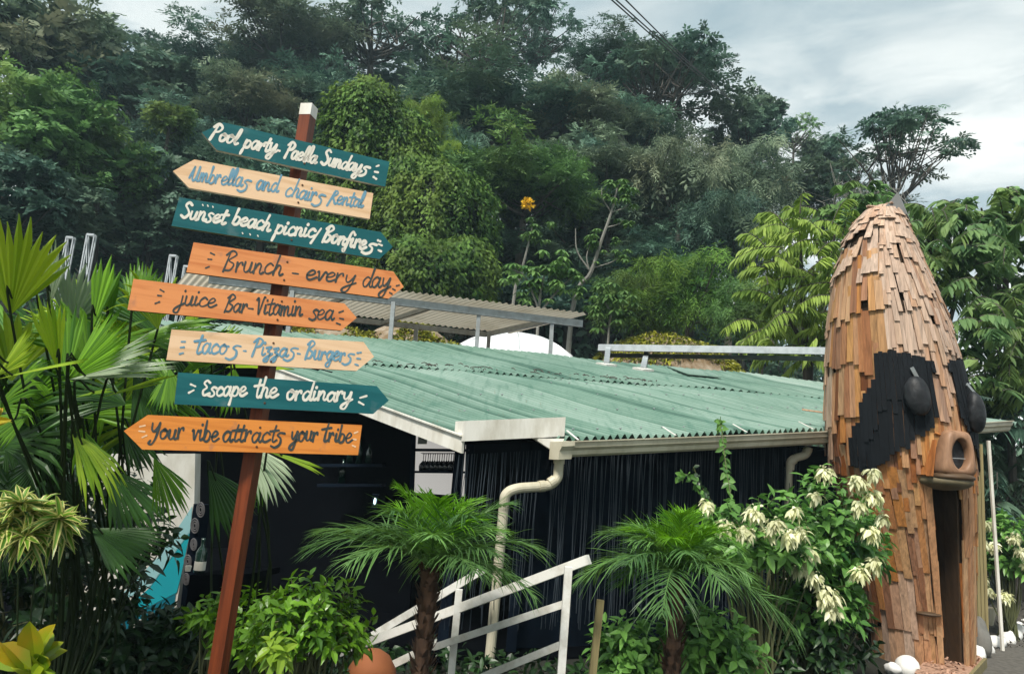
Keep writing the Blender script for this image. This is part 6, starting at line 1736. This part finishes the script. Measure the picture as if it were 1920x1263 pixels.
# lime tree with long hanging feathery leaves, and the broad-leaved trees behind the archway
def frond_tree(name, lab, specs, base_px, d, seed, mat, leaflet=(.22, .055), pairs=15, stems=(), droop=.5, hang=.7):
    r_ = np.random.default_rng(seed); q = P(base_px[0], base_px[1], d); b = q * np.array((1, 1, 0)); b[2] = float(terrain(b[0], b[1])) if b[1] > 15 else 0
    root = thing(name, lab, 'tree', b); g = Geo(); tk = Geo()
    for pts, r0 in stems:
        w = [P(x, y, dd) for x, y, dd in pts]; w = catmull([b] + w, 5); tk.tube(w, np.linspace(r0, r0 * .25, len(w)), 7)
    for (x, y, dx, dy, dd) in specs:
        o_ = P(x, y, dd); e = P(x + dx, y + dy, dd + r_.normal(0, .35)); L_ = np.linalg.norm(e - o_); d0 = nrm(e - o_ + UPZ * .25 * L_)
        t = np.linspace(0, 1, 12); pts = o_ + d0 * (L_ * t)[:, None] - UPZ * (droop * L_ * t ** 2)[:, None]
        tk.tube(pts, np.linspace(.012, .004, 12), 4)
        tt = np.repeat(np.linspace(.08, 1, pairs), 2); sdn = np.tile([-1, 1], pairs); i0 = np.clip((tt * 11).astype(int), 0, 10)
        bp = pts[i0] + (pts[i0 + 1] - pts[i0]) * ((tt * 11 - i0)[:, None]); tg = nrm(pts[i0 + 1] - pts[i0])
        sd = nrm(np.cross(tg, UPZ) + 1e-4)
        dl = nrm(tg * .55 + sd * sdn[:, None] * .75 - UPZ * hang + r_.normal(0, .14, (2 * pairs, 3)))
        nn = nrm(UPZ * .9 + sd * sdn[:, None] * .8 + r_.normal(0, .25, (2 * pairs, 3)))
        m = 2 * pairs
        g.blades(bp, dl, nn, leaflet[0] * r_.uniform(.75, 1.15, m) * (1.05 - .5 * np.abs(tt - .45)), leaflet[1] * r_.uniform(.8, 1.15, m), .3, prof=((0, .15), (.3, .9), (.65, .8), (1, .04)), fold=.25, rnd=np.clip(r_.normal(.5, .2) + r_.normal(0, .12, m), 0, 1))
    obj('crown', g, M[mat], root); obj('trunk', tk, M['trunk'], root)
r_ = np.random.default_rng(17)
specs = []
hero = [(1500, 440, -28, -105), (1560, 420, 45, -100), (1540, 440, -45, -60), (1440, 470, -60, -70), (1470, 465, -100, 0), (1510, 520, -95, 5), (1560, 530, -110, 15), (1450, 560, -75, -40), (1480, 610, -95, 10), (1530, 480, 50, -60), (1500, 400, 5, -75), (1580, 440, 25, -90), (1470, 420, -50, -55)]
for h in hero: specs.append((*h, 14 + r_.normal(0, .4)))
for k in range(150):
    a = r_.uniform(0, 2 * math.pi); rr = r_.random() ** .5
    x, y = 1510 + 105 * rr * math.cos(a), 535 + 150 * rr * math.sin(a)
    b_ = r_.uniform(-math.pi, math.pi); L_ = r_.uniform(40, 85)
    specs.append((x, y, L_ * math.cos(b_), L_ * math.sin(b_) * .5 - 6, 15 + r_.normal(0, .9)))
frond_tree('feather_leaf_tree', 'lime green tree with long drooping feathery leaves left of the archway', specs, (1515, 900), 15.2, 5, 't_lime', (.25, .05), 15,
           [([(1512, 700, 15.2), (1505, 560, 15.1), (1500, 440, 15)], .10), ([(1520, 680, 15.2), (1550, 540, 15), (1565, 440, 14.6)], .08), ([(1510, 690, 15.2), (1470, 580, 15), (1450, 480, 14.6)], .07)])
def broad_specs(cx, cy, rx, ry, n, d, ll=(28, 62)):
    out = []
    for k in range(n):
        a = r_.uniform(0, 2 * math.pi); rr = r_.random() ** .5
        x, y = cx + rx * rr * math.cos(a), cy + ry * rr * math.sin(a); b_ = r_.uniform(-math.pi, math.pi); L_ = r_.uniform(*ll)
        out.append((x, y, L_ * math.cos(b_), L_ * math.sin(b_) * .6 - 8, d + r_.normal(0, .8)))
    return out
frond_tree('broad_leaf_tree', 'broad leaved light green tree just behind the archway crown', broad_specs(1760, 470, 95, 95, 150, 14), (1770, 900), 14, 6, 't_broad', (.27, .10), 8, [([(1765, 700, 14), (1750, 520, 14), (1735, 420, 14)], .09), ([(1770, 690, 14), (1800, 520, 14), (1800, 400, 14)], .07)], hang=.5)
frond_tree('broad_leaf_tree', 'tall leafy tree at the right edge with upright shoots against the sky', broad_specs(1890, 480, 80, 130, 150, 15) + [(1890, 400, 2, -80, 14.6), (1880, 400, -12, -60, 14.6), (1850, 430, -25, -70, 14.5), (1905, 420, 15, -70, 14.6), (1830, 440, -20, -60, 14.5)], (1890, 950), 15, 7, 't_broad', (.27, .10), 9, [([(1890, 700, 15), (1885, 480, 15), (1890, 350, 14.8)], .10), ([(1888, 650, 15), (1860, 480, 15), (1840, 390, 14.6)], .07)], hang=.45)
frond_tree('broad_leaf_tree', 'leafy tree beside the right eye of the archway', broad_specs(1880, 660, 85, 110, 150, 13), (1900, 980), 13, 8, 't_broad', (.26, .095), 8, [([(1895, 800, 13), (1880, 700, 13), (1860, 590, 13)], .08)], hang=.5)
frond_tree('broad_leaf_tree', 'dark shaded tree behind the side shelter at the right edge', broad_specs(1880, 860, 90, 120, 140, 13.5), (1910, 1050), 13.5, 9, 't_dark', (.27, .10), 8, [([(1905, 900, 13.5), (1890, 800, 13.5)], .08)], hang=.5)
frond_tree('broad_leaf_tree', 'shaded leafy tree seen between the lime tree and the archway', broad_specs(1620, 430, 60, 80, 70, 17), (1620, 900), 17, 10, 't_mid', (.27, .09), 9, [([(1620, 600, 17), (1615, 420, 17)], .08)], hang=.5)
# leafless twiggy tree behind the archway crown
tw = thing('bare_tree', 'leafless twiggy grey tree just left of the archway crown', 'tree', (lambda q: np.array((q[0], q[1], float(terrain(q[0], q[1])))))(P(1640, 700, 24)))
g = Geo()
for k in range(26):
    a = P(1640 + tr_.normal(0, 8), 470, 24); e = P(1640 + tr_.normal(0, 45), 350 + tr_.uniform(-25, 50), 24 + tr_.normal(0, .5)); m = (a + e) / 2 + tr_.normal(0, .25, 3)
    g.tube(catmull([a, m, e], 4), np.linspace(.04, .008, 9), 4)
    for j in range(3):
        s_ = m + (e - m) * tr_.random(); g.tube([s_, s_ + tr_.normal(0, .22, 3) + UPZ * .15, s_ + tr_.normal(0, .35, 3) + UPZ * .3], [.012, .008, .004], 3)
g.tube([WL[tw.name], P(1640, 560, 24), P(1640, 465, 24)], [.16, .12, .07], 7)
obj('trunk', g, M['pale_trunk'], tw)
# overhead cables
M['cable'] = mat_plain('cable', (.02, .02, .022), .6)
for k, (a, b_, lab) in enumerate((((1168, -6), (1372, 190), 'lowest of the dark overhead cables crossing the sky'), ((1176, -6), (1374, 186), 'middle dark overhead cable crossing the sky'), ((1192, -6), (1380, 196), 'upper dark overhead cable crossing the sky right of the others'))):
    A, B = P(a[0], a[1], 16), P(b_[0], b_[1], 38)
    u = (A - B) / 22; A2 = A + u * 22; t = np.linspace(0, 1, 30)[:, None]
    g = Geo(); g.tube(A2 * (1 - t) + B * t - UPZ * (1.2 * t * (1 - t) * 1.0), .016, 5)
    obj('overhead_cable', g, M['cable'], label=lab, cat='cable')

# ------------------------------------------------------------------ added haze box: bluish lens flare veil over the hillside
hz_ = Geo(); hz_.hexa([(-95, -8, -1.5), (95, -8, -1.5), (95, 95, -1.5), (-95, 95, -1.5), (-95, -8, 42), (95, -8, 42), (95, 95, 42), (-95, 95, 42)])
hm = bpy.data.materials.new('flare_haze'); hm.use_nodes = True
hn, hl = hm.node_tree.nodes, hm.node_tree.links; hn.clear()
ho = hn.new('ShaderNodeOutputMaterial'); hv = hn.new('ShaderNodeVolumePrincipled')
hv.inputs['Color'].default_value = (.60, .82, .95, 1); hv.inputs['Density'].default_value = HAZE
hl.new(hv.outputs[0], ho.inputs['Volume'])
obj('haze', hz_, hm, kind='stuff')
